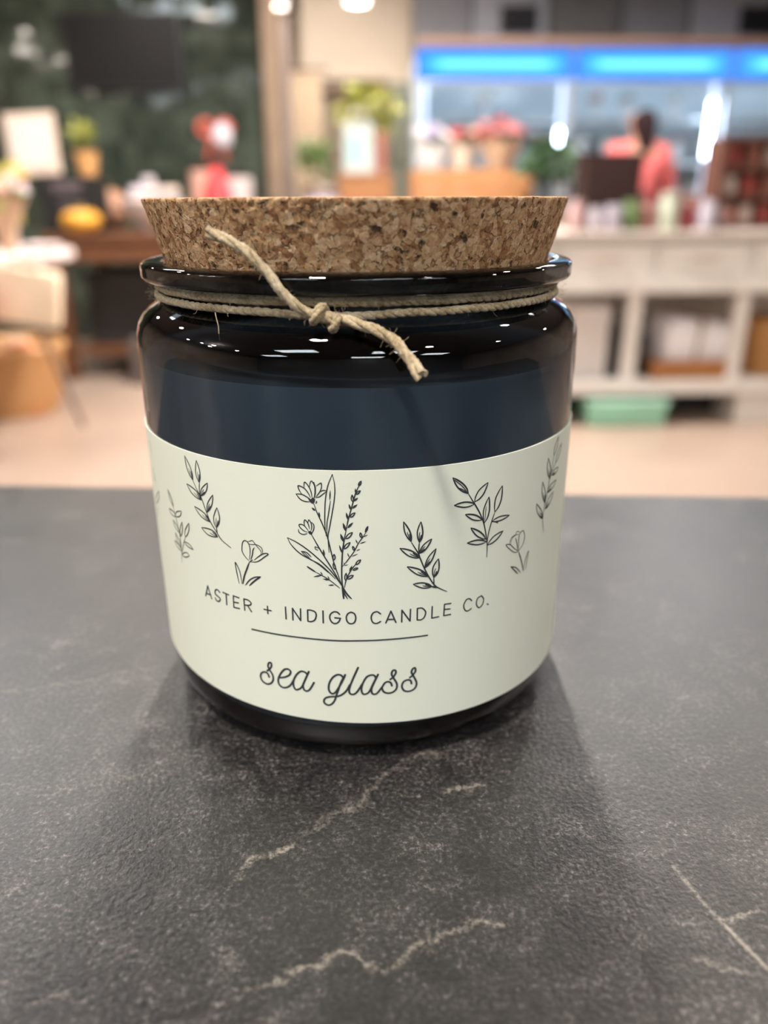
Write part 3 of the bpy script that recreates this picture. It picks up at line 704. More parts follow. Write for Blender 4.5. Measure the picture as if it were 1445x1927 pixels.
  ('f',0,[-292,3996,-294,3980,-294,3961,-290,3943,-285,3929,-282,3944,-284,3963,-288,3982]),
  ('f',0,[-214,3945,-231,3945,-253,3944,-273,3937,-289,3929,-272,3927,-251,3931,-230,3938]),
  ('f',0,[-163,3929,-183,3906,-203,3875,-209,3838,-203,3805,-179,3827,-164,3860,-161,3898]),
  ('s',17,[-443,4126,-454,4102,-463,4071,-458,4041,-446,4018]),
  ('s',19,[-443,4126,-435,4103,-428,4073,-433,4042,-446,4018]),
  ('s',17,[-457,3976,-462,3947,-463,3910,-453,3877,-437,3853]),
  ('s',19,[-457,3976,-444,3951,-432,3918,-430,3883,-437,3853]),
  ('s',17,[-143,4504,-177,4490,-215,4465,-242,4427,-256,4389]),
  ('s',19,[-143,4504,-159,4469,-184,4429,-219,4401,-256,4389]),
  ('s',17,[-183,4333,-215,4317,-251,4292,-275,4254,-287,4216]),
  ('s',19,[-183,4333,-198,4299,-221,4260,-253,4230,-287,4216]),
  ('s',17,[97,4605,82,4584,66,4556,57,4524,54,4497]),
  ('s',19,[97,4605,93,4579,85,4547,71,4517,54,4497]),
  ('s',17,[-24,4498,-29,4476,-31,4449,-21,4425,-7,4408]),
  ('s',19,[-24,4498,-12,4480,-1,4456,1,4430,-7,4408]),
  ('s',17,[-147,4268,-149,4247,-147,4222,-136,4201,-121,4186]),
  ('s',19,[-147,4268,-135,4252,-123,4232,-118,4208,-121,4186]),
  ('s',17,[-21,4031,-48,4020,-78,4001,-98,3971,-107,3940]),
  ('s',19,[-21,4031,-33,4003,-52,3971,-78,3949,-107,3940]),
  ('s',17,[-66,3887,-88,3887,-114,3881,-136,3866,-151,3846]),
  ('s',19,[-66,3887,-81,3871,-103,3854,-128,3845,-151,3846]),
  ('s',17,[-259,3799,-272,3769,-283,3730,-282,3689,-272,3657]),
  ('s',20,[-259,3799,-253,3767,-249,3727,-256,3688,-272,3657]),
  ('s',17,[-143,3758,-171,3754,-203,3743,-228,3718,-243,3689]),
  ('s',20,[-143,3758,-159,3732,-183,3706,-213,3690,-243,3689]),
  ('s',21,[-308,3327,-326,3572,-330,3803,-313,4114,-284,4338,-248,4519]),
  ('s',15,[-318,3907,-246,4001,-131,4166,-54,4318,21,4427,73,4516]),
  ('s',17,[-294,3530,-262,3668,-203,3805,-145,3898,-88,3970]),
  ('s',26,[-331,3561,-258,3424,-179,3328]),
  ('s',19,[-322,3551,-296,3434,-246,3328]),
  ('s',31,[-325,3593,-308,3327]),
 ]),
]
def ribbon(bm, pts, w, taper):
    # pts: Vectors (arc mm, z mm, 0); flat ink line following the curved paper
    n = len(pts); A = []
    for i in range(n):
        a = pts[max(0, i-1)]; b = pts[min(n-1, i+1)]; t = (b-a)
        if t.length < 1e-9: t = Vector((1, 0, 0))
        t.normalize(); nn = Vector((-t.y, t.x, 0))
        if 0 < i < n-1:
            d1 = (pts[i]-pts[i-1]); d2 = (pts[i+1]-pts[i])
            if d1.length > 1e-9 and d2.length > 1e-9:
                cs = max(.5, math.cos(d1.angle(d2)/2)); nn = nn/cs
        h = w/2
        if taper: 
            e = min(i, n-1-i)/max(1, n*.2); h *= .55+.45*min(1, e)
        A.append((bm.verts.new(on_label(pts[i].x+nn.x*h, pts[i].y+nn.y*h, .00004)), bm.verts.new(on_label(pts[i].x-nn.x*h, pts[i].y-nn.y*h, .00004))))
    for p, q in zip(A, A[1:]): bm.faces.new((p[0], p[1], q[1], q[0]))
    if not taper:   # round ends
        for i, s in ((0, -1), (n-1, 1)):
            c = pts[i]; d = (pts[1]-pts[0]) if i == 0 else (pts[-1]-pts[-2]); an = math.atan2(d.y, d.x)
            k = [bm.verts.new(on_label(c.x+s*math.cos(an+u)*w/2, c.y+s*math.sin(an+u)*w/2, .00004)) for u in [-PI/2+PI*j/6 for j in range(7)]]
            bm.faces.new(k)
def dens(pts, step):
    out = [pts[0]]
    for a, b in zip(pts, pts[1:]):
        k = max(1, int((b-a).length/step)); out += [a.lerp(b, (j+1)/k) for j in range(k)]
    return out
for nm, lb, strokes in PRINT:
    bm = B()
    for kind, wd, fl in strokes:
        pts = [Vector((fl[i]/100, fl[i+1]/100, 0)) for i in range(0, len(fl), 2)]; wd = wd/100*1.14
        if kind == 's': ribbon(bm, smoothpath(pts, .18), wd, 'lettering' not in nm and nm != 'underline')
        elif kind == 'p':
            if len(pts) == 2: ribbon(bm, dens(pts, .6), wd, False)
            else:
                for a, b in zip(pts, pts[1:]): ribbon(bm, dens([a, b], .6), wd, False)
        else:
            bm.faces.new([bm.verts.new(on_label(p.x, p.y, .00004)) for p in pts])
    me_o = finish(nm, bm, M_ink, lab)
    if lb: me_o['label'] = lb
# twine tied round the neck
def mat_twine():
    m = mat('natural_hemp_twine', (.50, .41, .285), .85, spec=.2, sheen=.3); k = N(m); b = m.node_tree.nodes['Principled BSDF']
    tc = k.node('ShaderNodeTexCoord').outputs['Object']
    n = k.node('ShaderNodeTexNoise', Scale=1800.0, Detail=4.0, Roughness=.7, Vector=tc).outputs['Fac']
    n2 = k.node('ShaderNodeTexNoise', Scale=260.0, Detail=2.0, Vector=tc).outputs['Fac']
    f = k.math('ADD', k.math('MULTIPLY', n, .6), k.math('MULTIPLY', n2, .4))
    k.link(k.ramp(f, [(.33, (.19, .125, .062)), (.5, (.45, .345, .205)), (.68, (.70, .58, .40))]), b.inputs['Base Color'])
    bp = k.node('ShaderNodeBump', Strength=1.0, Distance=.00018, Height=n); k.link(bp.outputs[0], b.inputs['Normal']); return m
M_twine = mat_twine()
def twist(bm, path, R, r, pitch, plies=2, closed=False, flare=0.0, ph0=0.0):
    T, U = frames(path, closed); L = 0; n = len(path)
    ds = [0]
    for a, b in zip(path, path[1:]): L += (b-a).length; ds.append(L)
    for p in range(plies):
        q = []
        for i in range(n):
            v = T[i].cross(U[i]); ph = ph0+2*PI*p/plies+2*PI*ds[i]/pitch
            fl = 1+flare*max(0, (ds[i]-L*.82)/(L*.18)) if flare else 1
            jit = 1+.10*noise.noise(path[i]*900+Vector((p*9, 0, 0)))
            q.append(path[i]+(U[i]*math.cos(ph)+v*math.sin(ph))*R*fl*jit)
        tube(bm, q, r, 8, closed, rf=(lambda t, s=p: 1+.10*math.sin(t*171+s*2)+.07*math.sin(t*433+s)))
def ring_path(r, z, a0, a1, wob=0):
    n = 420; return [Vector((r*math.sin(a0+(a1-a0)*i/n), -r*math.cos(a0+(a1-a0)*i/n), z(a0+(a1-a0)*i/n) if callable(z) else z)) for i in range(n+(0 if abs(a1-a0-2*PI) < 1e-6 else 1))]
bm = B()
twist(bm, ring_path(.03650, .07925, -PI, PI), .00024, .00044, .0046, plies=3, closed=True)
twist(bm, ring_path(.03668, lambda a: .0777-.0004*math.exp(-(a+.10)**2/.05), -PI, PI), .00024, .00043, .0046, plies=3, closed=True)
twp = finish('twine', bm, M_twine, jar, True, label='natural hemp twine wrapped twice round the jar neck', angle=80)
TAIL1 = [(-0.00538, -0.03853, 0.07724), (-0.00791, -0.03860, 0.07854), (-0.01007, -0.03892, 0.08029), (-0.01230, -0.03890, 0.08319), (-0.01427, -0.03854, 0.08545), (-0.01683, -0.03772, 0.08739), (-0.01914, -0.03660, 0.08833), (-0.02100, -0.03579, 0.08902)]
TAIL2 = [(-0.00430, -0.03866, 0.07740), (-0.00148, -0.03947, 0.07705), (0.00116, -0.04068, 0.07638), (0.00375, -0.04203, 0.07546), (0.00542, -0.04326, 0.07439), (0.00683, -0.04468, 0.07279), (0.00780, -0.04584, 0.07153), (0.00869, -0.04680, 0.07068)]
KN = Vector((-0.00476, -0.03851, 0.07746))
def V(t): return Vector(t)
bm = B(); pth = smoothpath([V(p) for p in TAIL1], .0004); twist(bm, pth, .00032, .00046, .0130, plies=3, flare=.6); finish('loose_end', bm, M_twine, twp, True, label='twine end standing up across the cork', angle=80)
bm = B(); pth = smoothpath([V(p) for p in TAIL2], .0004); twist(bm, pth, .00036, .00050, .0120, plies=3, flare=.9, ph0=1.0); finish('loose_end', bm, M_twine, twp, True, label='twine end hanging over the shoulder of the jar', angle=80)
# overhand knot: a cord that circles the crossing point
bm = B(); ang = -.12; kx = Vector((math.cos(ang), math.sin(ang), 0)); kz = Vector((0, 0, 1)); ky = kx.cross(kz)
kpts = []
for i in range(90):
    t = i/89; a = 2*PI*1.45*t-1.9
    kpts.append(KN+kx*(-.0019+.0040*t)+kz*(.00125*math.sin(a)-.0008*(t-.5)*2)+ky*(.00115*math.cos(a)+.0002))
twist(bm, kpts, .00026, .00042, .0060, plies=3)
ball(bm, KN, .0012, 2, (1.5, .8, .8))
finish('knot', bm, M_twine, twp, True, angle=80)
bm = B()
def hair(p, d, L, curl=1.0, r=.00004):
    q = [Vector(p)]; d = Vector(d).normalized()
    for i in range(8):
        d = (d+Vector((random.uniform(-1, 1), random.uniform(-1, 1), random.uniform(-1, 1)))*.35*curl).normalized(); q.append(q[-1]+d*L/8)
    tube(bm, smoothpath(q, L/16), r, 4)
for i in range(150):
    a = random.uniform(-1.6, 1.6); z = random.choice((.0790, .0777)); p = Vector((.0376*math.sin(a), -.0376*math.cos(a), z+random.uniform(-.0006, .0006)))
    hair(p, (math.sin(a), -math.cos(a), random.uniform(-1, 1)), random.uniform(.0006, .0016), r=.00002)
for TT in (TAIL1, TAIL2):
    sp = smoothpath([V(p) for p in TT], .0004)
    for i in range(46):
        p = random.choice(sp); hair(p, (random.uniform(-1, 1), -random.random()*.4, random.uniform(-1, 1)), random.uniform(.0010, .0021), r=.00002)
hair((-0.02136, -0.03322, 0.07757), (.2, -.3, -1), .0042, .6, .00009); hair((-0.01236, -0.03930, 0.08521), (1, -.2, .1), .003, .4, .00008)
o = finish('stray_fibre', bm, M_twine, twp, True); o['kind'] = 'stuff'

# ---------------------------------------------------------------- cork stopper
bm = B(); seg = 900
prof = [(0, .0775), (.020, .0775), (.0331, .0775), (.0333, .0777)]
for i in range(1, 40):
    t = i/39; prof.append((.0333+(.0378-.0333)*t, .0777+(.0933-.0777)*t))
prof += [(.03765, .09345), (.0370, .0935), (.034, .0935), (.028, .0935), (.018, .0935), (0, .0935)]
lathe(bm, prof, seg)
for v in bm.verts:
    r = math.hypot(v.co.x, v.co.y)
    if r < .030: continue
    q = v.co*860; q = q+Vector((noise.noise(v.co*500), noise.noise(v.co*500+Vector((7, 0, 0))), noise.noise(v.co*500+Vector((0, 9, 0)))))*1.0
    d, _ = noise.voronoi(q); e = d[1]-d[0]
    dd = .00007*noise.noise(v.co*900)-(.00016*max(0, 1-e/.12))*(1 if noise.noise(v.co*160) > -.05 else .2)
    if v.co.z > .0925: dd *= 1.6
    v.co.x *= 1+dd/r; v.co.y *= 1+dd/r
    if v.co.z > .0931: v.co.z += .00006*noise.noise(v.co*420)
cork = finish('cork_stopper', bm, mat_cork(), None, True, angle=80); tag(cork, 'tapered agglomerate cork stopper pushed into the mouth of the jar', 'cork')

# ================================================================ the shop behind, all far out of focus
# --- long walnut display table in front of the tiled wall
wt = thing('display_table', 'dark walnut display table standing before the green tiled wall', 'table', (-1.15, 5.05, FLOOR))
finish('tabletop', b1((0, 0, .82), (1.30, .95, .045), .006), M_brown, wt)
finish('apron', b1((0, -.435, .745), (1.26, .03, .105)), M_brown, wt); finish('apron', b1((0, .435, .745), (1.26, .03, .105)), M_brown, wt)
for x in (-.60, .60):
    for y in (-.42, .42): finish('leg', b1((x, y, .40), (.07, .07, .80), .004), M_brown, wt)
finish('lower_shelf', b1((0, 0, .16), (1.16, .8, .03)), M_brown, wt)
cb = thing('black_crate', 'low black crate stored on the lower shelf of the walnut table', 'crate', (-1.15, 5.15, FLOOR+.176))
for s in (-1, 1): finish('side_panel', b1((0, s*.28, .22), (1.05, .02, .44)), M_blackw, cb); finish('end_panel', b1((s*.52, 0, .22), (.02, .54, .44)), M_blackw, cb)
finish('bottom_panel', b1((0, 0, .01), (1.02, .54, .02)), M_blackw, cb)
kb = thing('cardboard_box', 'small brown box on the floor under the walnut table front', 'box', (-1.24, 4.52, FLOOR))
finish('carton', b1((0, 0, .13), (.20, .16, .26), .003), mat('brown_card', (.09, .07, .062), .8), kb); finish('tape', b1((0, -.081, .2), (.04, .002, .12)), mat('brown_tape', (.14, .10, .075), .4), kb)
# chalkboard crate with a white notice on it
ck = thing('chalkboard_box', 'black chalkboard fronted box with pale writing on the walnut table', 'box', (-1.70, 4.86, FLOOR+.843))
finish('body', b1((0, .1, .155), (.34, .20, .31), .004), M_blackw, ck); fb = finish('front_board', b1((-.0, -.012, .16), (.33, .012, .30)), M_black, ck)
bm = B()
for k_, (zz, ww) in enumerate(((.265, .21), (.235, .17), (.15, .12))):
    for j in range(int(ww/.022)): box(bm, (-ww/2+.011+j*.022, -.0195, zz), (.014, .002, .016+.006*((j*7+k_) % 2)))
finish('chalk_writing', bm, mat('chalk', (.24, .19, .21), .9), fb)['kind'] = 'stuff'
ns = thing('notice_board', 'white framed notice leaning on top of the black box at the left', 'sign', (-1.87, 4.86, FLOOR+1.153))
finish('frame', b1((0, 0, .168), (.285, .022, .33), .004, rx=-.12, ry=-.05), mat('pale_sign_frame', (.70, .56, .46), .5), ns)
pp = finish('paper_sheet', b1((0, -.016, .168), (.22, .003, .24), rx=-.12, ry=-.05), mat('white_sheet', (.66, .59, .56), .6), ns)
def leafblob(bm, c, r, n, s, zs=1.0, seed=1):
    rr = random.Random(seed)
    for i in range(n):
        d = Vector((rr.gauss(0, 1), rr.gauss(0, 1), rr.gauss(0, 1))).normalized()*r*rr.uniform(.35, 1); d.z *= zs
        p = Vector(c)+d; u = Vector((rr.gauss(0, 1), rr.gauss(0, 1), rr.gauss(0, 1)+.6)).normalized(); v = u.orthogonal().normalized()
        w_ = u.cross(v); L_ = s*rr.uniform(.6, 1.2)
        a = [p, p+u*L_*.35+v*L_*.22, p+u*L_*.7+v*L_*.18, p+u*L_, p+u*L_*.7-v*L_*.18, p+u*L_*.35-v*L_*.22]
        a = [bm.verts.new(x+w_*rr.uniform(-.01, .01)*L_) for x in a]; bm.faces.new(a)
M_leaf = mat('leaf_green', (.09, .16, .035), .5, var=.4, vscale=9); M_leafd = mat('deep_leaf_green', (.03, .075, .022), .5, var=.4, vscale=9)
M_leafy = mat('yellow_green_leaf', (.26, .27, .04), .5, var=.4, vscale=7)
def potplant(name, label, cat, loc, pr, ph, fr, n, ls, mp, ml, zc=None, zs=1.0, seed=1, group=None):
    t = thing(name, label, cat, loc, 0, group)
    finish('pot', l1([(0, 0), (pr*.7, 0), (pr*.98, ph*.9), (pr*1.04, ph*.9), (pr*1.04, ph), (pr*.92, ph), (pr*.88, ph*.8), (0, ph*.8)], 28), mp, t, True)
    finish('soil', l1([(0, ph*.84), (pr*.9, ph*.84)], 20), mat('potting_soil', (.03, .02, .015), .9), t)
    bm = B(); leafblob(bm, (0, 0, (zc if zc else ph+fr*.8)), fr, n, ls, zs, seed)
    o = finish('foliage', bm, ml, t); o['kind'] = 'stuff'
    bm = B()
    for i in range(5):
        a = i*1.3; tube(bm, smoothpath([Vector((0, 0, ph*.82)), Vector((math.cos(a)*fr*.25, math.sin(a)*fr*.25, ph+fr*.4)), Vector((math.cos(a)*fr*.6, math.sin(a)*fr*.6, ph+fr*.9))], .05), .004, 5)
    finish('stems', bm, M_leafd, t, True); return t
M_orange = mat('orange_glaze', (.62, .33, .13), .35, var=.08); 
potplant('potted_plant', 'small olive green plant in a round orange pot on the black box', 'plant', (-1.585, 4.90, FLOOR+1.153), .066, .13, .07, 60, .06, M_orange, M_leafy, .22, 1.1, 3)
def gourd(name, label, cat, loc, r, sq, m, ms, lobes=8):
    t = thing(name, label, cat, loc); bm = B(); rings = []
    q = bmesh.ops.create_uvsphere(bm, u_segments=48, v_segments=24, radius=r)
    for v in q['verts']:
        a = math.atan2(v.co.y, v.co.x); k_ = 1+.05*math.cos(lobes*a)*(math.hypot(v.co.x, v.co.y)/r); v.co.x *= k_; v.co.y *= k_; v.co.z = v.co.z*sq+r*sq-.25*r*math.exp(-(math.hypot(v.co.x, v.co.y)/r*3)**2)*(1 if v.co.z > 0 else -1)*.6
        if v.co.z < 0: v.co.z = 0
    finish('fruit', bm, m, t, True)
    bm = B(); tube(bm, smoothpath([Vector((0, 0, r*sq*1.7)), Vector((.005, 0, r*sq*2.05)), Vector((.02, .01, r*sq*2.25))], .01), r*.09, 8); finish('stem', bm, ms, t, True); return t
M_stem = mat('dry_stem', (.25, .20, .10), .8)
gourd('squash', 'flat orange yellow squash at the front edge of the walnut table', 'squash', (-1.585, 4.66, FLOOR+.843), .11, .62, mat('squash_skin', (.62, .30, .03), .5, var=.12, vscale=9), M_stem)
gourd('pumpkin', 'dusky pink pumpkin between the black box and the white bowl', 'pumpkin', (-1.60, 5.24, FLOOR+.843), .135, .95, mat('pink_pumpkin_skin', (.46, .24, .15), .5, var=.12, vscale=9), M_stem)
gourd('pumpkin', 'small tan pumpkin in front of the white bowl by the jar lid', 'pumpkin', (-1.12, 4.70, FLOOR+.843), .09, .95, mat('tan_pumpkin_skin', (.50, .27, .12), .5, var=.12, vscale=9), M_stem)
bw = thing('serving_bowl', 'white round bowl heaped with pale wrapped soaps on the walnut table', 'bowl', (-1.24, 4.98, FLOOR+.843))
finish('bowl', l1([(0, 0), (.08, 0), (.085, .015), (.17, .10), (.205, .17), (.197, .17), (.16, .10), (.07, .03), (0, .03)], 40), mat('white_ceramic', (.70, .66, .68), .2), bw, True)
for i in range(16):
    a = i*2.4; r_ = .04+.028*(i % 5); s_ = tag(finish('wrapped_soap', b1((0, 0, 0), (.075, .05, .045), .010, rz=a), mat('wrapped_soap_%d' % (i % 3), ((.72, .66, .72), (.80, .66, .55), (.55, .55, .66))[i % 3], .5) if i < 3 else bpy.data.materials['wrapped_soap_%d' % (i % 3)], None), 'small %s wrapped soap heaped in the white bowl' % ('lilac', 'cream', 'blue grey')[i % 3], 'soap', '%s soaps in the white bowl' % ('lilac', 'cream', 'blue grey')[i % 3])
    s_.location = (-1.24+r_*math.cos(a), 4.98+r_*math.sin(a), FLOOR+.843+.12+.055*(i//5))
# conical cellophane gift basket
gb = thing('gift_basket', 'red and white gift basket gathered into a tall clear wrap on the table', 'gift basket', (-.87, 5.25, FLOOR+.843))
finish('basket', l1([(0, 0), (.15, 0), (.19, .13), (.175, .13), (.14, .02), (0, .02)], 28), mat_wicker('gift_basket_wicker', (.36, .20, .12), (.62, .42, .28)), gb, True)
finish('red_cloth', l1([(0, .38), (.035, .36), (.08, .25), (.12, .12), (.13, .05), (0, .05)], 20, (-.01, -.05, 0)), mat('red_cloth', (.72, .045, .05), .6, var=.15, vscale=12), gb, True)
finish('striped_carton', b1((-.11, -.02, .20), (.13, .09, .30), .004, rz=.3), mat('peach_carton', (.62, .36, .27), .5), gb)
finish('white_carton', b1((.13, -.03, .17), (.12, .10, .28), .004, rz=-.3), mat('white_carton', (.70, .62, .60), .5), gb)
bm = B(); bowc = Vector((.0, -.02, .58))
for s in (-1, 1):
    tube(bm, smoothpath([bowc, bowc+Vector((s*.05, -.02, .05)), bowc+Vector((s*.10, -.02, .02)), bowc+Vector((s*.07, -.02, -.03))], .02, True), .016, 6, True)
    tube(bm, smoothpath([bowc, bowc+Vector((s*.03, -.04, -.08)), bowc+Vector((s*.06, -.03, -.17))], .02), .014, 6)
finish('red_bow', bm, mat('red_ribbon', (.50, .09, .06), .45), gb, True)
M_cello = mat_glass('clear_cellophane', (.93, .93, .95), .06)
bm = B(); rings = lathe(bm, [(.19, .02), (.215, .14), (.18, .32), (.09, .50), (.035, .57), (.075, .68)], 40)
for v in bm.verts:
    a = math.atan2(v.co.y, v.co.x); k_ = 1+.10*math.sin(a*7+v.co.z*9)+.06*math.sin(a*13); v.co.x *= k_; v.co.y *= k_
finish('wrap', bm, M_cello, gb, True, angle=60)
ball_ = B(); ball(ball_, (.045, -.06, .54), .062, 2, (1, .7, 1.25)); finish('white_pompom', ball_, mat('white_tulle', (.50, .49, .54), .9, spec=.1), gb, True)
# television on the tiled wall
tv = thing('television', 'black flat television mounted high on the green tiled wall', 'television', (-1.60, 6.09, 1.06))
finish('bezel', b1((0, .0, 0), (.80, .05, .47), .008), M_black, tv); finish('screen', b1((0, -.027, .005), (.77, .004, .435)), mat('dark_screen', (.006, .005, .005), .45, spec=.25), tv)
finish('wall_bracket', b1((0, .036, 0), (.3, .02, .2)), M_black, tv)
# --- round pale table at the far left with things on it
rt = thing('round_side_table', 'pale round side table at the left edge of the shop floor', 'table', (-1.62, 3.42, FLOOR))
finish('tabletop', l1([(0, .775), (.36, .775), (.375, .785), (.375, .81), (.365, .818), (0, .818)], 48), mat('pale_tabletop', (.66, .56, .54), .35, var=.05), rt, True)
M_leg = mat('dark_metal_leg', (.12, .09, .08), .45)
for a in (.4, 2.5, 4.6):
    bm = B(); tube(bm, [Vector((.10*math.cos(a), .10*math.sin(a), .775)), Vector((.30*math.cos(a), .30*math.sin(a), 0))], .011, 8); finish('leg', bm, M_leg, rt, True)
for (x, y, s, c, nm_, lb, ct, ry) in ((-1.44, 3.24, (.16, .03, .24), (.72, .56, .40), 'tote_bag', 'cream canvas tote bag hanging below the round side table', 'bag', .14),):
    t = thing(nm_, lb, ct, (-1.325, 3.10, FLOOR+.66))
    finish('bag_body', b1((0, 0, .0), (.255, .07, .22), .02, ry=.16), mat('cream_canvas', (.78, .64, .48), .8, var=.10, vscale=7), t, True)
    for s_ in (-.035, .035):
        bm = B(); tube(bm, smoothpath([Vector((-.06, s_*.8, .09)), Vector((-.045, s_, .13)), Vector((.0, s_, .145)), Vector((.045, s_, .13)), Vector((.06, s_*.8, .08))], .02), .007, 6); finish('handle', bm, mat('canvas_strap', (.45, .36, .28), .8), t, True)
t = thing('tote_bag', 'coral pink tote bag hanging beside the cream one at the photo edge', 'bag', (-1.545, 2.985, FLOOR+.66))
finish('bag_body', b1((0, 0, -.01), (.17, .07, .24), .02, ry=.05), mat('coral_canvas', (.82, .36, .28), .8, var=.08), t, True)
for s_ in (-.03, .03):
    bm = B(); tube(bm, smoothpath([Vector((-.05, s_, .10)), Vector((-.03, s_, .14)), Vector((.03, s_, .14)), Vector((.05, s_, .10))], .02), .007, 6); finish('handle', bm, mat('coral_strap', (.60, .25, .2), .8), t, True)
for x, y0, y1 in ((-1.325, 3.195, 3.095), (-1.545, 3.05, 2.98)):
    bm = B(); tube(bm, smoothpath([Vector((x+1.62, y0-3.42+.02, .79)), Vector((x+1.62, y1-3.42, .79)), Vector((x+1.62, y1-3.42-.012, .805))], .02), .004, 6); finish('hook', bm, M_leg, rt, True)
def bouquet(name, label, loc, h, wrapc, cols, r=.09, n=14, seed=1, group=None, greens=M_leafd, cat='flowers', bl=.022):
    rr = random.Random(seed); t = thing(name, label, cat, loc, 0, group)
    bm = B(); lathe(bm, [(0, 0), (r*.30, 0), (r*.42, h*.3), (r*.95, h*.66), (r*1.02, h*.70), (r*.9, h*.64), (r*.3, h*.2), (0, h*.2)], 20)
    for v in bm.verts:
        a = math.atan2(v.co.y, v.co.x)
        if v.co.z > h*.5: v.co.z += .06*h*math.sin(a*5)
    finish('paper_wrap', bm, mat(name+'_wrap', wrapc, .7, var=.08) if isinstance(wrapc, tuple) else wrapc, t, True)
    bm = B(); leafblob(bm, (0, 0, h*.72), r*.95, 40, r*.7, .6, seed); o = finish('foliage', bm, greens, t); o['kind'] = 'stuff'
    for ci, c in enumerate(cols):
        bm = B()
        for i in range(n//len(cols)+1):
            a = rr.uniform(0, 6.28); q = r*math.sqrt(rr.random()); ctr = Vector((q*math.cos(a), q*math.sin(a), h*(.80+.16*rr.random())-q*.3))
            for p in range(6):
                b_ = a+p*PI/3; ball(bm, ctr+Vector((math.cos(b_)*bl*.7, math.sin(b_)*bl*.7, 0)), bl*.62, 1, (1, 1, .6))
            ball(bm, ctr+Vector((0, 0, bl*.3)), bl*.4, 1)
        finish('blossoms', bm, c if not isinstance(c, tuple) else mat('petal', c, .6), t, True)
    return t
P_pink = mat('pink_petal', (.74, .30, .32), .6); P_red = mat('red_petal', (.60, .07, .07), .6); P_white = mat('white_petal', (.72, .70, .70), .6); P_yel = mat('yellow_petal', (.75, .52, .10), .6)
P_peach = mat('peach_petal', (.78, .50, .36), .6); P_mag = mat('magenta_petal', (.55, .07, .18), .6); P_lil = mat('lilac_petal', (.45, .38, .58), .6)
W_kraft = mat('kraft_wrap', (.50, .33, .22), .75, var=.08); W_cream = mat('cream_wrap', (.74, .62, .50), .7, var=.05); W_white = mat('white_wrap', (.66, .66, .68), .6, var=.05)
for i, (dx, dy, h, wr, cs, lb) in enumerate(((-.19, -.02, .34, W_cream, [P_peach, P_yel], 'cream wrapped bouquet with peach blossoms on the round table'), (.12, -.12, .30, W_kraft, [P_pink, P_white], 'kraft wrapped pink bouquet nearest the edge of the round table'), (.0, .19, .38, W_white, [P_white, P_yel], 'tallest pale bouquet at the back of the round table'))):
    bouquet('wrapped_bouquet', lb, (-1.62+dx+.05, 3.42+dy, FLOOR+.818), h, wr, cs, .10, 14, 20+i, greens=M_leafy)
pl = thing('dish', 'shallow white dish at the right rim of the round side table', 'dish', (-1.34, 3.36, FLOOR+.818))
finish('dish', l1([(0, 0), (.045, 0), (.085, .028), (.08, .030), (.04, .008), (0, .008)], 32), mat('dish_glaze', (.72, .66, .66), .25), pl, True)
tgt = B(); lathe(tgt, [(0, .008), (.03, .008), (.034, .02), (.028, .028), (0, .028)], 20); finish('soap_bar', tgt, mat('pink_soap', (.68, .42, .38), .5), pl, True)
# wicker basket on the floor
wb_ = thing('wicker_basket', 'round wicker basket standing on the floor at the left edge', 'basket', (-1.79, 3.86, FLOOR))
finish('basket_body', l1([(0, 0), (.20, 0), (.245, .13), (.27, .30), (.285, .33), (.275, .345), (.255, .33), (.235, .2), (.18, .02), (0, .02)], 40), mat_wicker('honey_wicker', (.36, .17, .055), (.66, .36, .15)), wb_, True)
bm = B(); tube(bm, smoothpath([Vector((.27*math.cos(a), .27*math.sin(a), .338)) for a in [i*PI/8 for i in range(16)]], .03, True), .017, 8, True); finish('rim', bm, mat_wicker('rim_wicker', (.45, .23, .09), (.70, .42, .2)), wb_, True)
for i, (x, y, c, lb) in enumerate(((.12, -.10, (.72, .26, .13), 'orange rolled towel in the wicker basket'), (-.06, -.12, (.80, .40, .25), 'peach rolled towel in the wicker basket'), (.02, .08, (.62, .42, .28), 'tan rolled towel at the back of the wicker basket'))):
    bm = B(); q = [(0, 0), (.055, 0), (.062, .01), (.062, .33), (.055, .34), (0, .34)]; lathe(bm, q, 24); tube(bm, [Vector((.035*k_/30*math.cos(k_*.6), .035*k_/30*math.sin(k_*.6), .342)) for k_ in range(31)], .004, 5)
    o = tag(finish('rolled_towel', bm, mat('towel_%d' % i, c, .9, var=.08), None, True), lb, 'towel'); o.location = (-1.79+x, 3.86+y, FLOOR+.022)
# --- timber posts and passage between the tiled wall and the cooler
struct('trim_2', b1((-.585, 6.12, .515), (.10, .26, 2.87), .004), M_tan)
struct('trim_3', b1((-.50, 6.30, .515), (.05, .20, 2.87), .003), mat('pinkish_grey_post', (.33, .27, .25), .6))
tsp = thing('track_spotlight', 'small spotlight with a brown bracket beside the timber post', 'lamp', (-.50, 6.05, 1.32))
bm = B(); tube(bm, [Vector((0, .08, .05)), Vector((0, .0, .0))], .014, 8); finish('bracket', bm, M_brown, tsp, True)
finish('lamp_head', l1([(0, .08), (.035, .08), (.05, 0), (.045, 0), (.03, .05), (0, .05)], 24), M_white, tsp, True); finish('lens', l1([(0, .010), (.043, .010)], 24), emitter('spot_lens', WARM, 22.0), tsp)
cu = thing('drape', 'cream curtain lit from above hanging beside the timber posts', 'curtain', (-.42, 7.0, FLOOR))
bm = B(); cols = []
for i in range(61):
    x = -.15+.30*i/60; y = .03*math.sin(i*.75)
    cols.append([bm.verts.new((x, y+d, z)) for z, d in ((.02, 0), (1.0, 0), (1.98, 0), (1.98, .008), (1.0, .008), (.02, .008))])
for p, q in zip(cols, cols[1:]):
    for j in range(6): bm.faces.new((p[j], q[j], q[(j+1) % 6], p[(j+1) % 6]))
finish('cloth', bm, mat('cream_linen', (.80, .68, .54), .8), cu, True)
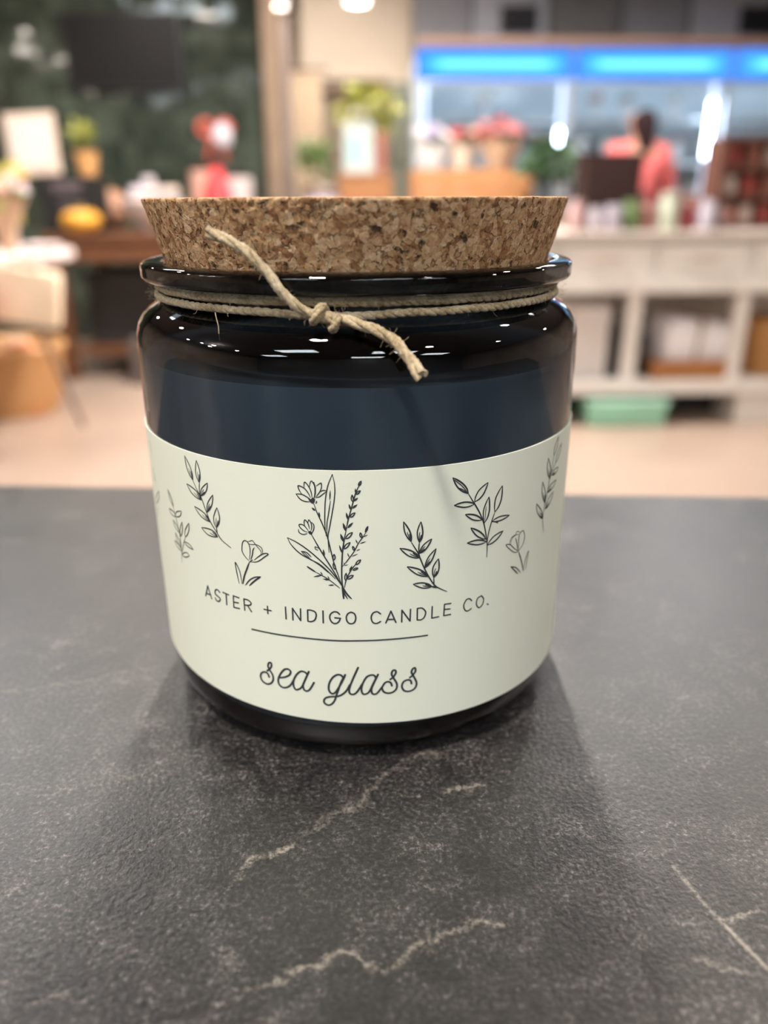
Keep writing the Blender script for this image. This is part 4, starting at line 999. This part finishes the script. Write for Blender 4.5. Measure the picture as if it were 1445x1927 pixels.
bm = B(); tube(bm, [Vector((-.2, 0, 2.0)), Vector((.2, 0, 2.0))], .012, 8); finish('rod', bm, M_brown, cu, True)
struct('trim_4', b1((.365, 7.0, .03), (.15, .12, 1.90), .004), mat('olive_grey_post', (.16, .17, .13), .6))
struct('trim_5', b1((.52, 7.3, .03), (.12, .12, 1.90), .004), mat('beige_post', (.42, .34, .25), .6))
struct('trim_6', b1((-.10, 7.55, 1.04), (.80, .10, .07), .004), M_tan)
# potted plant on an orange stand in the passage
st = thing('plant_stand', 'orange timber cube stand in the passage opening', 'stand', (.065, 5.75, FLOOR))
for sx in (-1, 1): finish('side_board', b1((sx*.17, 0, .58), (.025, .36, 1.16)), M_oak, st)
finish('front_board', b1((0, -.17, .58), (.32, .02, 1.14)), M_oak, st); finish('back_board', b1((0, .17, .58), (.32, .02, 1.14)), M_oak, st); finish('top_board', b1((0, 0, 1.172), (.37, .38, .025), .003), M_oak, st)
tb = thing('gift_bag', 'white and pale blue gift bag on the orange stand in the passage', 'bag', (.02, 5.68, FLOOR+1.186))
finish('bag_body', b1((0, 0, .155), (.21, .12, .31), .006, taper=.95), mat('pale_bag_paper', (.48, .54, .53), .5), tb); finish('blue_panel', b1((-.02, -.0605, .14), (.10, .002, .17)), mat('aqua_print', (.32, .56, .58), .5), tb)
for s_ in (-.03, .03):
    bm = B(); tube(bm, smoothpath([Vector((-.05, s_, .305)), Vector((-.04, s_, .38)), Vector((.04, s_, .38)), Vector((.05, s_, .305))], .02), .004, 6); finish('handle', bm, M_white, tb, True)
rb = thing('book', 'slim red book standing to the right of the gift bag', 'book', (.175, 5.72, FLOOR+1.186))
finish('cover', b1((0, 0, .13), (.03, .18, .26), .002), mat('red_cover', (.50, .10, .08), .5), rb); finish('page_block', b1((0, .003, .13), (.022, .178, .25)), M_white, rb)
potplant('potted_plant', 'yellow green leafy plant spreading behind the gift bag in the passage', 'plant', (.10, 6.35, FLOOR), .16, .34, .24, 150, .12, M_tan, M_leafy, 1.62, .8, 11)
potplant('potted_plant', 'dark green trailing plant low at the left of the orange stand', 'plant', (-.30, 5.9, FLOOR), .12, .9, .12, 120, .08, M_tan, M_leaf, 1.30, 1.2, 12)
bn = thing('storage_bin', 'lilac white bin with a dark lid left of the orange stand', 'bin', (-.235, 5.45, FLOOR))
finish('bin_body', l1([(0, 0), (.10, 0), (.125, 1.05), (.12, 1.05), (.095, .02), (0, .02)], 32), mat('lilac_plastic', (.56, .50, .58), .4), bn, True); finish('lid', l1([(0, 1.12), (.09, 1.11), (.13, 1.07), (.13, 1.045), (0, 1.045)], 32), mat('brown_lid', (.11, .07, .05), .4), bn, True)
# --- oak produce stand with flowers, centre
cr = thing('flower_stand', 'orange oak crate stand holding wrapped flowers beyond the jar', 'stand', (.665, 4.80, FLOOR))
for k_ in range(7): finish('front_slat', b1((0, -.20, .56+.095*k_), (.69, .02, .088), .003), M_oak, cr)
for k_ in range(7): finish('back_slat', b1((0, .20, .56+.095*k_), (.69, .02, .088), .003), M_oak, cr)
for sx in (-1, 1):
    finish('end_board', b1((sx*.335, 0, .845), (.02, .38, .66)), M_oak, cr)
    for sy in (-1, 1): finish('leg', b1((sx*.32, sy*.17, .27), (.05, .05, .54)), M_oak, cr)
finish('tray_board', b1((0, 0, 1.02), (.65, .38, .02)), M_oak, cr)
z0 = FLOOR+1.03
bouquet('wrapped_bouquet', 'kraft wrapped red bouquet on the right half of the oak flower stand', (.83, 4.74, z0), .44, W_kraft, [P_red, P_pink], .125, 16, 1, bl=.03)
bouquet('wrapped_bouquet', 'cream wrapped rosy bouquet in the middle of the oak flower stand', (.622, 4.80, z0), .40, W_cream, [P_red, P_peach], .08, 12, 2, bl=.028)
bouquet('wrapped_bouquet', 'white wrapped bouquet on the left end of the oak flower stand', (.44, 4.74, z0), .40, W_white, [P_white, P_lil], .095, 14, 3, bl=.028, greens=M_leaf)
potplant('potted_plant', 'dark green bushy plant at the right end of the oak flower stand', 'plant', (1.04, 4.41, FLOOR), .12, .95, .13, 170, .10, M_tan, M_leafd, 1.19, .95, 5)
# --- white display counter on the right
dc = thing('display_counter', 'white painted display counter with drawers and an open shelf', 'counter', (1.55, 3.84, FLOOR))
L_ = 2.2
finish('counter_top', b1((0, 0, .862), (L_+.04, .84, .035), .005), mat('stone_top', (.50, .44, .39), .35, var=.05), dc)
for k_ in range(5):
    cx = -L_/2+.22+k_*.44
    d_ = finish('drawer', b1((cx, -.40, .765), (.405, .02, .135), .003), M_white, dc)
    bm = B(); tube(bm, smoothpath([Vector((cx-.06, -.41, .77)), Vector((cx-.055, -.43, .77)), Vector((cx+.055, -.43, .77)), Vector((cx+.06, -.41, .77))], .02), .006, 6); finish('handle', bm, mat('bronze_pull', (.32, .25, .2), .4), d_, True)
finish('carcass', b1((0, 0, .765), (L_, .78, .155)), M_white, dc); finish('front_rail', b1((0, -.405, .655), (L_, .03, .07), .003), M_white, dc)
for x in (-L_/2+.03, -.28, .22, L_/2-.03): finish('upright', b1((x, -.37, .425), (.06, .06, .42), .002), M_white, dc)
finish('back_panel', b1((0, .39, .45), (L_, .02, .50)), M_white, dc)
finish('shelf', b1((0, 0, .20), (L_, .82, .035), .003), M_white, dc); finish('shelf_rail', b1((0, -.405, .185), (L_, .02, .065), .003), M_white, dc)
for x in (-L_/2+.15, .42, L_/2-.15): finish('foot_panel', b1((x, -.25, .075), (.30, .28, .15)), M_white, dc)
finish('plinth', b1((-.02, .10, .07), (L_-.1, .5, .14)), M_blackw, dc)
mb = thing('storage_bin', 'mint green bin on the floor under the display counter', 'bin', (1.28, 3.52, FLOOR))
finish('bin_body', b1((0, 0, .058), (.36, .22, .115), .012, taper=1.06), mat('mint_plastic', (.30, .62, .46), .35), mb, True); finish('lid', b1((0, 0, .118), (.39, .25, .012), .004), mat('clear_mint_lid', (.42, .68, .54), .3), mb)
zs_ = FLOOR+.218
def carton(name, label, cat, loc, s, m, rz=0, ry=0, lidm=None):
    t = thing(name, label, cat, loc, rz); finish('carton', b1((0, 0, s[2]/2), s, .006, ry=ry), m, t); finish('flap', b1((0, -s[1]*.25, s[2]+.002), (s[0]*.98, s[1]*.48, .004)), lidm or m, t); return t
carton('paper_box', 'tall white box on the left part of the counter shelf', 'box', (1.085, 3.60, zs_), (.17, .20, .33), mat('white_box', (.66, .62, .60), .6), .1)
for x, s_ in ((1.225, 1.0), (1.365, .85)):
    bm = B(); lathe(bm, [(0, 0), (.032, 0), (.034, .01), (.034, .20), (.026, .25), (.013, .28), (.013, .35), (.016, .352), (.016, .372), (0, .372)], 24)
    o = tag(finish('bottle', bm, mat('black_bottle_glass', (.012, .014, .018), .15), None, True), 'tall black bottle %s the pale shelf upright' % ('left of' if x < 1.3 else 'right of'), 'bottle'); o.location = (x, 3.56, zs_); o.scale = (s_, s_, s_)
ty = thing('wooden_tray', 'brown wooden tray with a raised rim on the counter shelf', 'tray', (1.60, 3.62, zs_))
finish('tray_base', b1((0, 0, .008), (.42, .34, .016)), M_oak, ty)
M_tray = mat_wood('tray_wood', (.30, .12, .035), (.42, .18, .06), .5)
for a, s_ in (((0, -.165, .045), (.42, .015, .09)), ((0, .165, .045), (.42, .015, .09)), ((-.205, 0, .045), (.015, .33, .09)), ((.205, 0, .045), (.015, .33, .09))): finish('rim', b1(a, s_, .003), M_tray, ty)
pk = thing('paper_parcel', 'bulky white paper parcel lying in the brown wooden tray', 'parcel', (1.60, 3.62, zs_+.017))
bm = B(); box(bm, (0, 0, .13), (.33, .27, .24), .05, ry=.10)
for v in bm.verts: v.co += Vector((noise.noise(v.co*9), noise.noise(v.co*9+Vector((3, 0, 0))), noise.noise(v.co*9+Vector((0, 5, 0)))))*.02
for v in bm.verts: v.co.z = max(v.co.z, .001)
finish('wrapping', bm, mat('white_tissue', (.78, .75, .78), .6), pk, True); finish('twine_band', b1((0, 0, .13), (.012, .30, .27), .004, ry=.1), M_tan, pk)
wb2 = thing('wicker_basket', 'amber wicker basket at the right end of the counter shelf', 'basket', (1.985, 3.60, zs_))
finish('basket_body', l1([(0, 0), (.11, 0), (.15, .20), (.16, .27), (.145, .27), (.10, .02), (0, .02)], 32), mat_wicker('amber_wicker', (.28, .12, .03), (.58, .30, .10)), wb2, True)
bm = B(); tube(bm, smoothpath([Vector((-.15, 0, .26)), Vector((-.10, 0, .40)), Vector((.10, 0, .40)), Vector((.15, 0, .26))], .02), .010, 8); finish('handle', bm, bpy.data.materials['amber_wicker'], wb2, True)
# goods on the display counter
zt_ = FLOOR+.881
bb = thing('display_box', 'black slanted display box in front of the shopper', 'box', (1.20, 3.78, zt_))
bm = B(); vs = [(-.14, -.12, 0), (.10, -.12, 0), (.10, .12, 0), (-.14, .12, 0), (-.14, -.07, .33), (.13, -.07, .33), (.13, .12, .34), (-.14, .12, .34)]
vv = [bm.verts.new(v) for v in vs]
for f in ((0, 1, 2, 3), (4, 5, 6, 7), (0, 1, 5, 4), (1, 2, 6, 5), (2, 3, 7, 6), (3, 0, 4, 7)): bm.faces.new([vv[i] for i in f])
bmesh.ops.bevel(bm, geom=list(bm.edges), offset=.004, segments=2, affect='EDGES'); finish('box_body', bm, mat('espresso_box', (.020, .009, .008), .75, spec=.15), bb)
finish('front_rail', b1((0, -.13, .02), (.30, .02, .04)), mat('reddish_rail', (.20, .07, .05), .4), bb)
def candlejar(name, label, cat, loc, r, h, m, ml, group=None):
    t = thing(name, label, cat, loc, 0, group); finish('jar_body', l1([(0, 0), (r*.92, 0), (r, h*.05), (r, h*.80), (r*.85, h*.86), (r*.85, h*.88), (0, h*.88)], 24), m, t, True)
    finish('lid', l1([(0, h), (r*.8, h), (r*.9, h*.98), (r*.9, h*.87), (0, h*.87)], 24), ml, t, True); return t
J = [(1.00, 3.60, .035, .13, (.62, .40, .40), 'pinkish lidded jar nearest the cork at the counter end'), (1.085, 3.58, .03, .10, (.55, .50, .56), 'small lilac grey jar beside the pinkish jar'),
     (1.16, 3.55, .04, .11, (.50, .46, .55), 'lavender jar in front of the black display box'), (1.245, 3.57, .038, .13, (.14, .22, .08), 'leaf green jar in front of the black display box'),
     (1.33, 3.60, .042, .12, (.45, .20, .18), 'terracotta pink jar right of the green jar'), (1.385, 3.88, .035, .17, (.16, .06, .055), 'brown jar behind the terracotta jar'),
     (1.42, 3.58, .045, .16, (.58, .62, .50), 'pale sage jar in the middle of the counter'), (1.505, 3.60, .036, .10, (.40, .05, .07), 'low dark red jar right of the sage jar'), (1.53, 3.80, .045, .17, (.26, .035, .05), 'tall wine red jar behind the low red jar'),
     (1.59, 3.56, .035, .13, (.60, .56, .66), 'whitish lilac jar under the bright cooler strip'), (1.665, 3.60, .038, .10, (.34, .22, .22), 'dull mauve jar left of the brown rack'), (1.645, 3.87, .05, .15, (.30, .13, .10), 'russet jar beside the brown rack')]
for (x, y, r, h, c, lb) in J: candlejar('lidded_jar', lb, 'jar', (x, y, zt_), r, h, mat('jar_colour', tuple(v*.62 for v in c), .35), mat('jar_lid', tuple(v*.6 for v in c), .4))
rk = thing('bottle_rack', 'tall dark reddish brown rack at the right end of the counter', 'rack', (1.88, 3.86, zt_))
M_mah = mat_wood('mahogany', (.075, .030, .021), (.14, .055, .036), .5)
for sx in (-1, 1): finish('side_board', b1((sx*.16, 0, .20), (.022, .20, .40)), M_mah, rk)
for z_ in (.012, .14, .27, .39): finish('rack_shelf', b1((0, 0, z_), (.32, .20, .018)), M_mah, rk)
finish('back_board', b1((0, .095, .20), (.32, .012, .40)), M_mah, rk)
for i in range(3):
    for j in range(3):
        if j == 0 and i == 0: continue
        c = ((.24, .10, .07), (.50, .40, .36), (.30, .06, .05))[(i+j) % 3]
        candlejar('rack_jar', 'small %s jar on the %s shelf of the brown rack%s' % (('russet', 'greyish', 'dark red')[(i+j) % 3], ('bottom', 'middle', 'top')[j], ' at the left end' if i == 0 else (' at the right end' if i == 2 else '')), 'jar', (1.88-.095+.095*i, 3.82, zt_+(.0215, .1495, .2795)[j]), .034, .095, mat('rack_jar_colour', c, .35), M_mah)
gourd('copper_bauble', 'copper coloured ball at the bottom left of the brown rack', 'ball', (1.785, 3.815, zt_+.0215), .042, 1.0, mat('copper_skin', (.58, .22, .13), .35), M_stem)
# --- the cooler with blue lit canopy
CX0, CX1, CY = .46, 4.15, 6.55
co = thing('display_cooler', 'long refrigerated flower cooler with a blue lit canopy', 'cooler', ((CX0+CX1)/2, CY, FLOOR))
CL = CX1-CX0; M_cool = mat('cooler_liner', (.62, .72, .78), .4, var=.04, vscale=2)
finish('back_liner', b1((0, .68, 1.0), (CL, .03, 2.0)), M_cool, co); finish('base', b1((0, .30, .25), (CL, .75, .50)), M_white, co)
finish('roof', b1((0, .30, 2.03), (CL, .80, .05)), mat('cooler_roof', (.35, .35, .38), .5), co)
for s_ in (-1, 1): finish('end_wall', b1((s_*(CL/2-.015), .30, 1.25), (.03, .78, 1.52)), M_cool, co)
def mat_canopy():
    m = bpy.data.materials.new('blue_backlit_canopy'); m.use_nodes = True; k = N(m); nt = m.node_tree; nt.nodes.remove(nt.nodes['Principled BSDF'])
    tc = k.node('ShaderNodeTexCoord').outputs['Generated']; s = k.node('ShaderNodeSeparateXYZ', Vector=tc)
    # the tube behind the blue diffuser: brightest along the middle, fading at its two ends
    u = k.math('ABSOLUTE', k.math('SUBTRACT', s.outputs[0], .5)); v = k.math('ABSOLUTE', k.math('SUBTRACT', s.outputs[2], .5))
    d = k.math('MAXIMUM', k.math('MULTIPLY', v, 2.6), k.math('SUBTRACT', k.math('MULTIPLY', u, 5.0), 1.5))
    f = k.math('SUBTRACT', 1.0, d, clamp=True)
    c = k.ramp(f, [(0.0, (.05, .26, 1.0)), (.30, (.08, .38, 1.0)), (.62, (.09, .66, 1.0)), (1.0, (.36, 1.3, 1.25))])
    e = k.node('ShaderNodeEmission', Color=c, Strength=CANOPY); k.link(e.outputs[0], nt.nodes['Material Output'].inputs[0]); return m
CANOPY = .60
M_can = mat_canopy(); M_led = emitter('cooler_led', (.72, .86, 1.0), 20.0); M_leddim = emitter('cooler_led_dim', (.66, .76, 1.0), 1.5)
BAY = [(.46, 1.635), (1.665, 2.85), (2.88, 4.10)]
for i, (a, b_) in enumerate(BAY): finish('light_canopy', b1(((a+b_)/2-co.location.x, -.10, 1.955), (b_-a, .05, .205), .006), M_can, co)
finish('canopy_trim', b1((0, -.11, 2.10), (CL, .06, .05)), mat('copper_brown_trim', (.30, .18, .13), .5), co); finish('canopy_lip', b1((0, -.10, 1.84), (CL, .05, .02)), mat('lip_metal', (.55, .6, .68), .3, 1), co)
for x in (1.65, 2.865): finish('mullion', b1((x-co.location.x, -.06, 1.17), (.035, .05, 1.36)), mat('mullion_metal', (.50, .52, .56), .35, .6), co)
for x, z1, z0_, m in ((.535, 1.85, 1.52, M_leddim), (1.60, 1.84, 1.52, M_leddim), (1.60, 1.52, 1.33, M_led), (2.79, 1.84, 1.72, M_leddim), (2.79, 1.72, 1.32, M_led), (2.79, 1.32, 1.02, M_leddim)):
    finish('led_strip', b1((x-co.location.x, .0, (z1+z0_)/2), (.022, .02, z1-z0_)), m, co)
em_tube = emitter('cooler_fill_glow', (.92, .96, 1.0), 9.0)
for a, b_ in BAY: finish('added_fill_bar', b1(((a+b_)/2-co.location.x, .02, 1.98), (b_-a-.25, .03, .03)), em_tube, co)  # unseen glow bars added behind the canopy to brighten the cooler inside
for z_ in (.95, 1.28, 1.60):
    sh = finish('wire_shelf', b1((0, .35, z_), (CL-.06, .46, .02)), mat('shelf_wire', (.50, .54, .58), .4, .3), co)
M_pane = mat_glass('cooler_door_glass', (.95, .97, .98), .03)
for a, b_ in BAY: finish('glass_door', b1(((a+b_)/2-co.location.x, -.05, 1.18), (b_-a-.03, .006, 1.34)), M_pane, co)
COLS = [('pink', [P_pink], W_white), ('red', [P_red], W_white), ('white', [P_white], W_white), ('peach', [P_peach], W_cream), ('magenta', [P_mag], W_white), ('lilac', [P_lil], W_white)]
protos = {}
for i, (nm_, cs, wr) in enumerate(COLS):
    protos[nm_] = None
rr = random.Random(5)
for lvl, z_ in (('lower', .96), ('middle', 1.29), ('upper', 1.61)):
    x = CX0+.14
    while x < CX1-.1:
        nm_, cs, wr = rr.choice(COLS) if rr.random() < .5 else COLS[2]
        if lvl != 'upper' or rr.random() < .45:
            bay = 'left' if x < 1.64 else ('middle' if x < 2.86 else 'right')
            loc = (x, CY+.26+rr.uniform(0, .14), FLOOR+z_+.001); lb = 'small %s bouquet on the %s shelf, %s bay of the cooler' % (nm_, lvl, bay); gr = '%s bouquets on the %s shelf in the %s bay' % (nm_, lvl, bay)
            if protos[nm_] is None:
                protos[nm_] = bouquet('cooler_bouquet', lb, loc, .25, wr, cs, .070, 9, 30+len(nm_), gr, greens=M_leaf, bl=.020)
            else: dup(protos[nm_], loc, rr.uniform(0, 6), lb, gr, scale=rr.uniform(.85, 1.03))
        x += rr.uniform(.18, .26)
# wall above and beside the cooler
bm = B(); box(bm, (3.03, 7.45, .515), (5.06, .12, 2.87)); wr_ = struct('wall_back_right', bm, M_greyd)
for i, (x0, x1, m) in enumerate(((.50, .98, M_grey), (1.00, 1.62, M_greyl), (1.66, 2.22, M_greyd), (2.26, 2.80, M_grey), (2.84, 3.50, M_greyl), (3.54, 4.2, M_grey))):
    finish('wall_panel', b1(((x0+x1)/2, 7.36, 1.60), (x1-x0, .05, .66), .004), m, wr_)
for x in (1.375, 3.395):
    t = thing('wall_vent', 'dark square vent in the grey wall panel %s' % ('above the middle of the cooler' if x < 2 else 'at the right above the cooler'), 'vent', (x, 7.31, 1.487))
    finish('vent_frame', b1((0, 0, 0), (.31, .03, .20), .004), mat('vent_frame', (.035, .04, .05), .5), t)
    for k_ in range(5): finish('louvre', b1((0, -.018, -.07+.035*k_), (.27, .012, .022), rx=.5), M_black, t)
# --- shopper seen from behind, between the counter and the cooler
def skinmesh(name, joints, bones, m, parent=None, sub=2):
    # joints: name -> (pos, rx, ry); one continuous skin
    me = bpy.data.meshes.new(name); keys = list(joints); me.from_pydata([joints[k][0] for k in keys], [(keys.index(a), keys.index(b)) for a, b in bones], [])
    o = bpy.data.objects.new(name, me); COL.objects.link(o)
    md = o.modifiers.new('s', 'SKIN'); md.use_smooth_shade = True
    for i, k in enumerate(keys):
        sv = me.skin_vertices[0].data[i]; sv.radius = joints[k][1:3]; sv.use_root = (i == 0)
    o.modifiers.new('d', 'SUBSURF').levels = sub
    dg = bpy.context.evaluated_depsgraph_get(); nm = bpy.data.meshes.new_from_object(o.evaluated_get(dg)); bpy.data.objects.remove(o)
    for p in nm.polygons: p.use_smooth = True
    nm.materials.clear(); nm.materials.append(m); r = bpy.data.objects.new(name, nm); COL.objects.link(r)
    if parent: r.parent = parent
    return r
pr = thing('person', 'woman with long dark hair in a coral shirt seen from behind', 'person', (1.82, 5.28, FLOOR), .25)
J_ = {'pelvis': ((0, 0, .84), .135, .105), 'waist': ((0, .01, .98), .115, .085), 'chest': ((0, .0, 1.16), .135, .095), 'shoulders': ((0, -.01, 1.30), .11, .075), 'neck': ((0, .0, 1.365), .048, .048), 'skull_base': ((0, .015, 1.40), .060, .066), 'skull': ((0, .015, 1.475), .074, .088), 'crown': ((0, .0, 1.535), .055, .065)}
Bn = [('pelvis', 'waist'), ('waist', 'chest'), ('chest', 'shoulders'), ('shoulders', 'neck'), ('neck', 'skull_base'), ('skull_base', 'skull'), ('skull', 'crown')]
arm = {-1: [(-.168, .0, 1.295), (-.250, .05, 1.08), (-.20, .27, .99), (-.19, .335, .985)], 1: [(.168, .0, 1.295), (.275, .02, 1.09), (.16, .22, .98), (.14, .285, .975)]}
for s in (-1, 1):
    S_, E_, W_, H_ = arm[s]; n = 'l' if s < 0 else 'r'
    J_['sh'+n] = (S_, .052, .052); J_['el'+n] = (E_, .040, .040); J_['wr'+n] = (W_, .026, .024); J_['pa'+n] = (H_, .036, .018)
    Bn += [('shoulders', 'sh'+n), ('sh'+n, 'el'+n), ('el'+n, 'wr'+n), ('wr'+n, 'pa'+n)]
    for f in range(4):
        bx = H_[0]+(f-1.5)*.019; L_f = (.068, .078, .073, .058)[f if s > 0 else 3-f]
        J_['f%d%s1' % (f, n)] = ((bx, H_[1]+.035, H_[2]), .0092, .0092); J_['f%d%s2' % (f, n)] = ((bx, H_[1]+.035+L_f*.55, H_[2]-.012), .0086, .0086); J_['f%d%s3' % (f, n)] = ((bx, H_[1]+.035+L_f*.85, H_[2]-.036), .0076, .0076)
        Bn += [('pa'+n, 'f%d%s1' % (f, n)), ('f%d%s1' % (f, n), 'f%d%s2' % (f, n)), ('f%d%s2' % (f, n), 'f%d%s3' % (f, n))]
    J_['t'+n+'1'] = ((H_[0]-s*.042, H_[1]+.005, H_[2]-.008), .0105, .0105); J_['t'+n+'2'] = ((H_[0]-s*.055, H_[1]+.040, H_[2]-.022), .0090, .0090); Bn += [('pa'+n, 't'+n+'1'), ('t'+n+'1', 't'+n+'2')]
    J_['hip'+n] = ((s*.085, 0, .80), .088, .092); J_['kn'+n] = ((s*.095, .01, .44), .055, .058); J_['an'+n] = ((s*.10, -.02, .075), .036, .038); J_['toe'+n] = ((s*.11, .13, .035), .040, .028)
    Bn += [('pelvis', 'hip'+n), ('hip'+n, 'kn'+n), ('kn'+n, 'an'+n), ('an'+n, 'toe'+n)]
M_skin = mat('skin', (.52, .30, .21), .5)
skinmesh('body', J_, Bn, M_skin, pr)
# face on the far side: brow, nose, lips, ears, eyes
bm = B(); ball(bm, (0, .108, 1.462), .011, 2, (.8, 1.3, 1.6)); ball(bm, (-.076, .01, 1.465), .017, 2, (.45, .8, 1.3)); ball(bm, (.076, .01, 1.465), .017, 2, (.45, .8, 1.3)); finish('face_features', bm, M_skin, pr, True)
bm = B(); ball(bm, (0, .098, 1.425), .016, 2, (1.2, .4, .35)); finish('lips', bm, mat('lips', (.40, .13, .12), .4), pr, True)
bm = B(); ball(bm, (-.030, .092, 1.485), .011, 2, (1.2, .5, .6)); ball(bm, (.030, .092, 1.485), .011, 2, (1.2, .5, .6)); finish('eyes', bm, mat('eyes', (.05, .03, .02), .2), pr, True)
TJ = {'hem': ((0, 0, .83), .150, .118), 'waist': ((0, .01, .98), .132, .102), 'chest': ((0, 0, 1.15), .152, .112), 'yoke': ((0, -.008, 1.295), .125, .088), 'collar': ((0, 0, 1.345), .062, .060)}
TB = [('hem', 'waist'), ('waist', 'chest'), ('chest', 'yoke'), ('yoke', 'collar')]
for s in (-1, 1):
    S_, E_, W_, H_ = arm[s]; n = 'l' if s < 0 else 'r'; W2 = tuple(E_[i]+(W_[i]-E_[i])*.75 for i in range(3))
    TJ['s'+n] = (S_, .070, .068); TJ['e'+n] = (E_, .058, .058); TJ['w'+n] = (W2, .042, .042); TB += [('yoke', 's'+n), ('s'+n, 'e'+n), ('e'+n, 'w'+n)]
skinmesh('shirt', TJ, TB, mat('coral_cotton', (.72, .15, .15), .75, var=.10, vscale=9), pr)
TR = {'waistband': ((0, 0, .87), .128, .108), 'seat': ((0, -.01, .80), .140, .118)}; TRB = [('waistband', 'seat')]
for s in (-1, 1):
    n = 'l' if s < 0 else 'r'; TR['t'+n] = ((s*.088, 0, .70), .092, .096); TR['k'+n] = ((s*.095, .008, .44), .068, .070); TR['c'+n] = ((s*.10, -.02, .12), .052, .054); TRB += [('seat', 't'+n), ('t'+n, 'k'+n), ('k'+n, 'c'+n)]
skinmesh('trousers', TR, TRB, mat('dark_denim', (.030, .032, .045), .8), pr)
for s in (-1, 1):
    bm = B(); box(bm, (s*.108, .05, .035), (.092, .25, .07), .02); finish('shoe', bm, M_black, pr, True)
HJ = {'top': ((0, -.004, 1.535), .074, .086), 'back': ((0, -.040, 1.46), .092, .075), 'nape': ((0, -.060, 1.40), .075, .050), 'mid': ((0, -.080, 1.345), .060, .036), 'tip': ((0, -.090, 1.29), .040, .022)}
skinmesh('hair', HJ, [('top', 'back'), ('back', 'nape'), ('nape', 'mid'), ('mid', 'tip')], mat('dark_auburn_hair', (.018, .006, .007), .7, var=.3, vscale=30, spec=.2), pr)
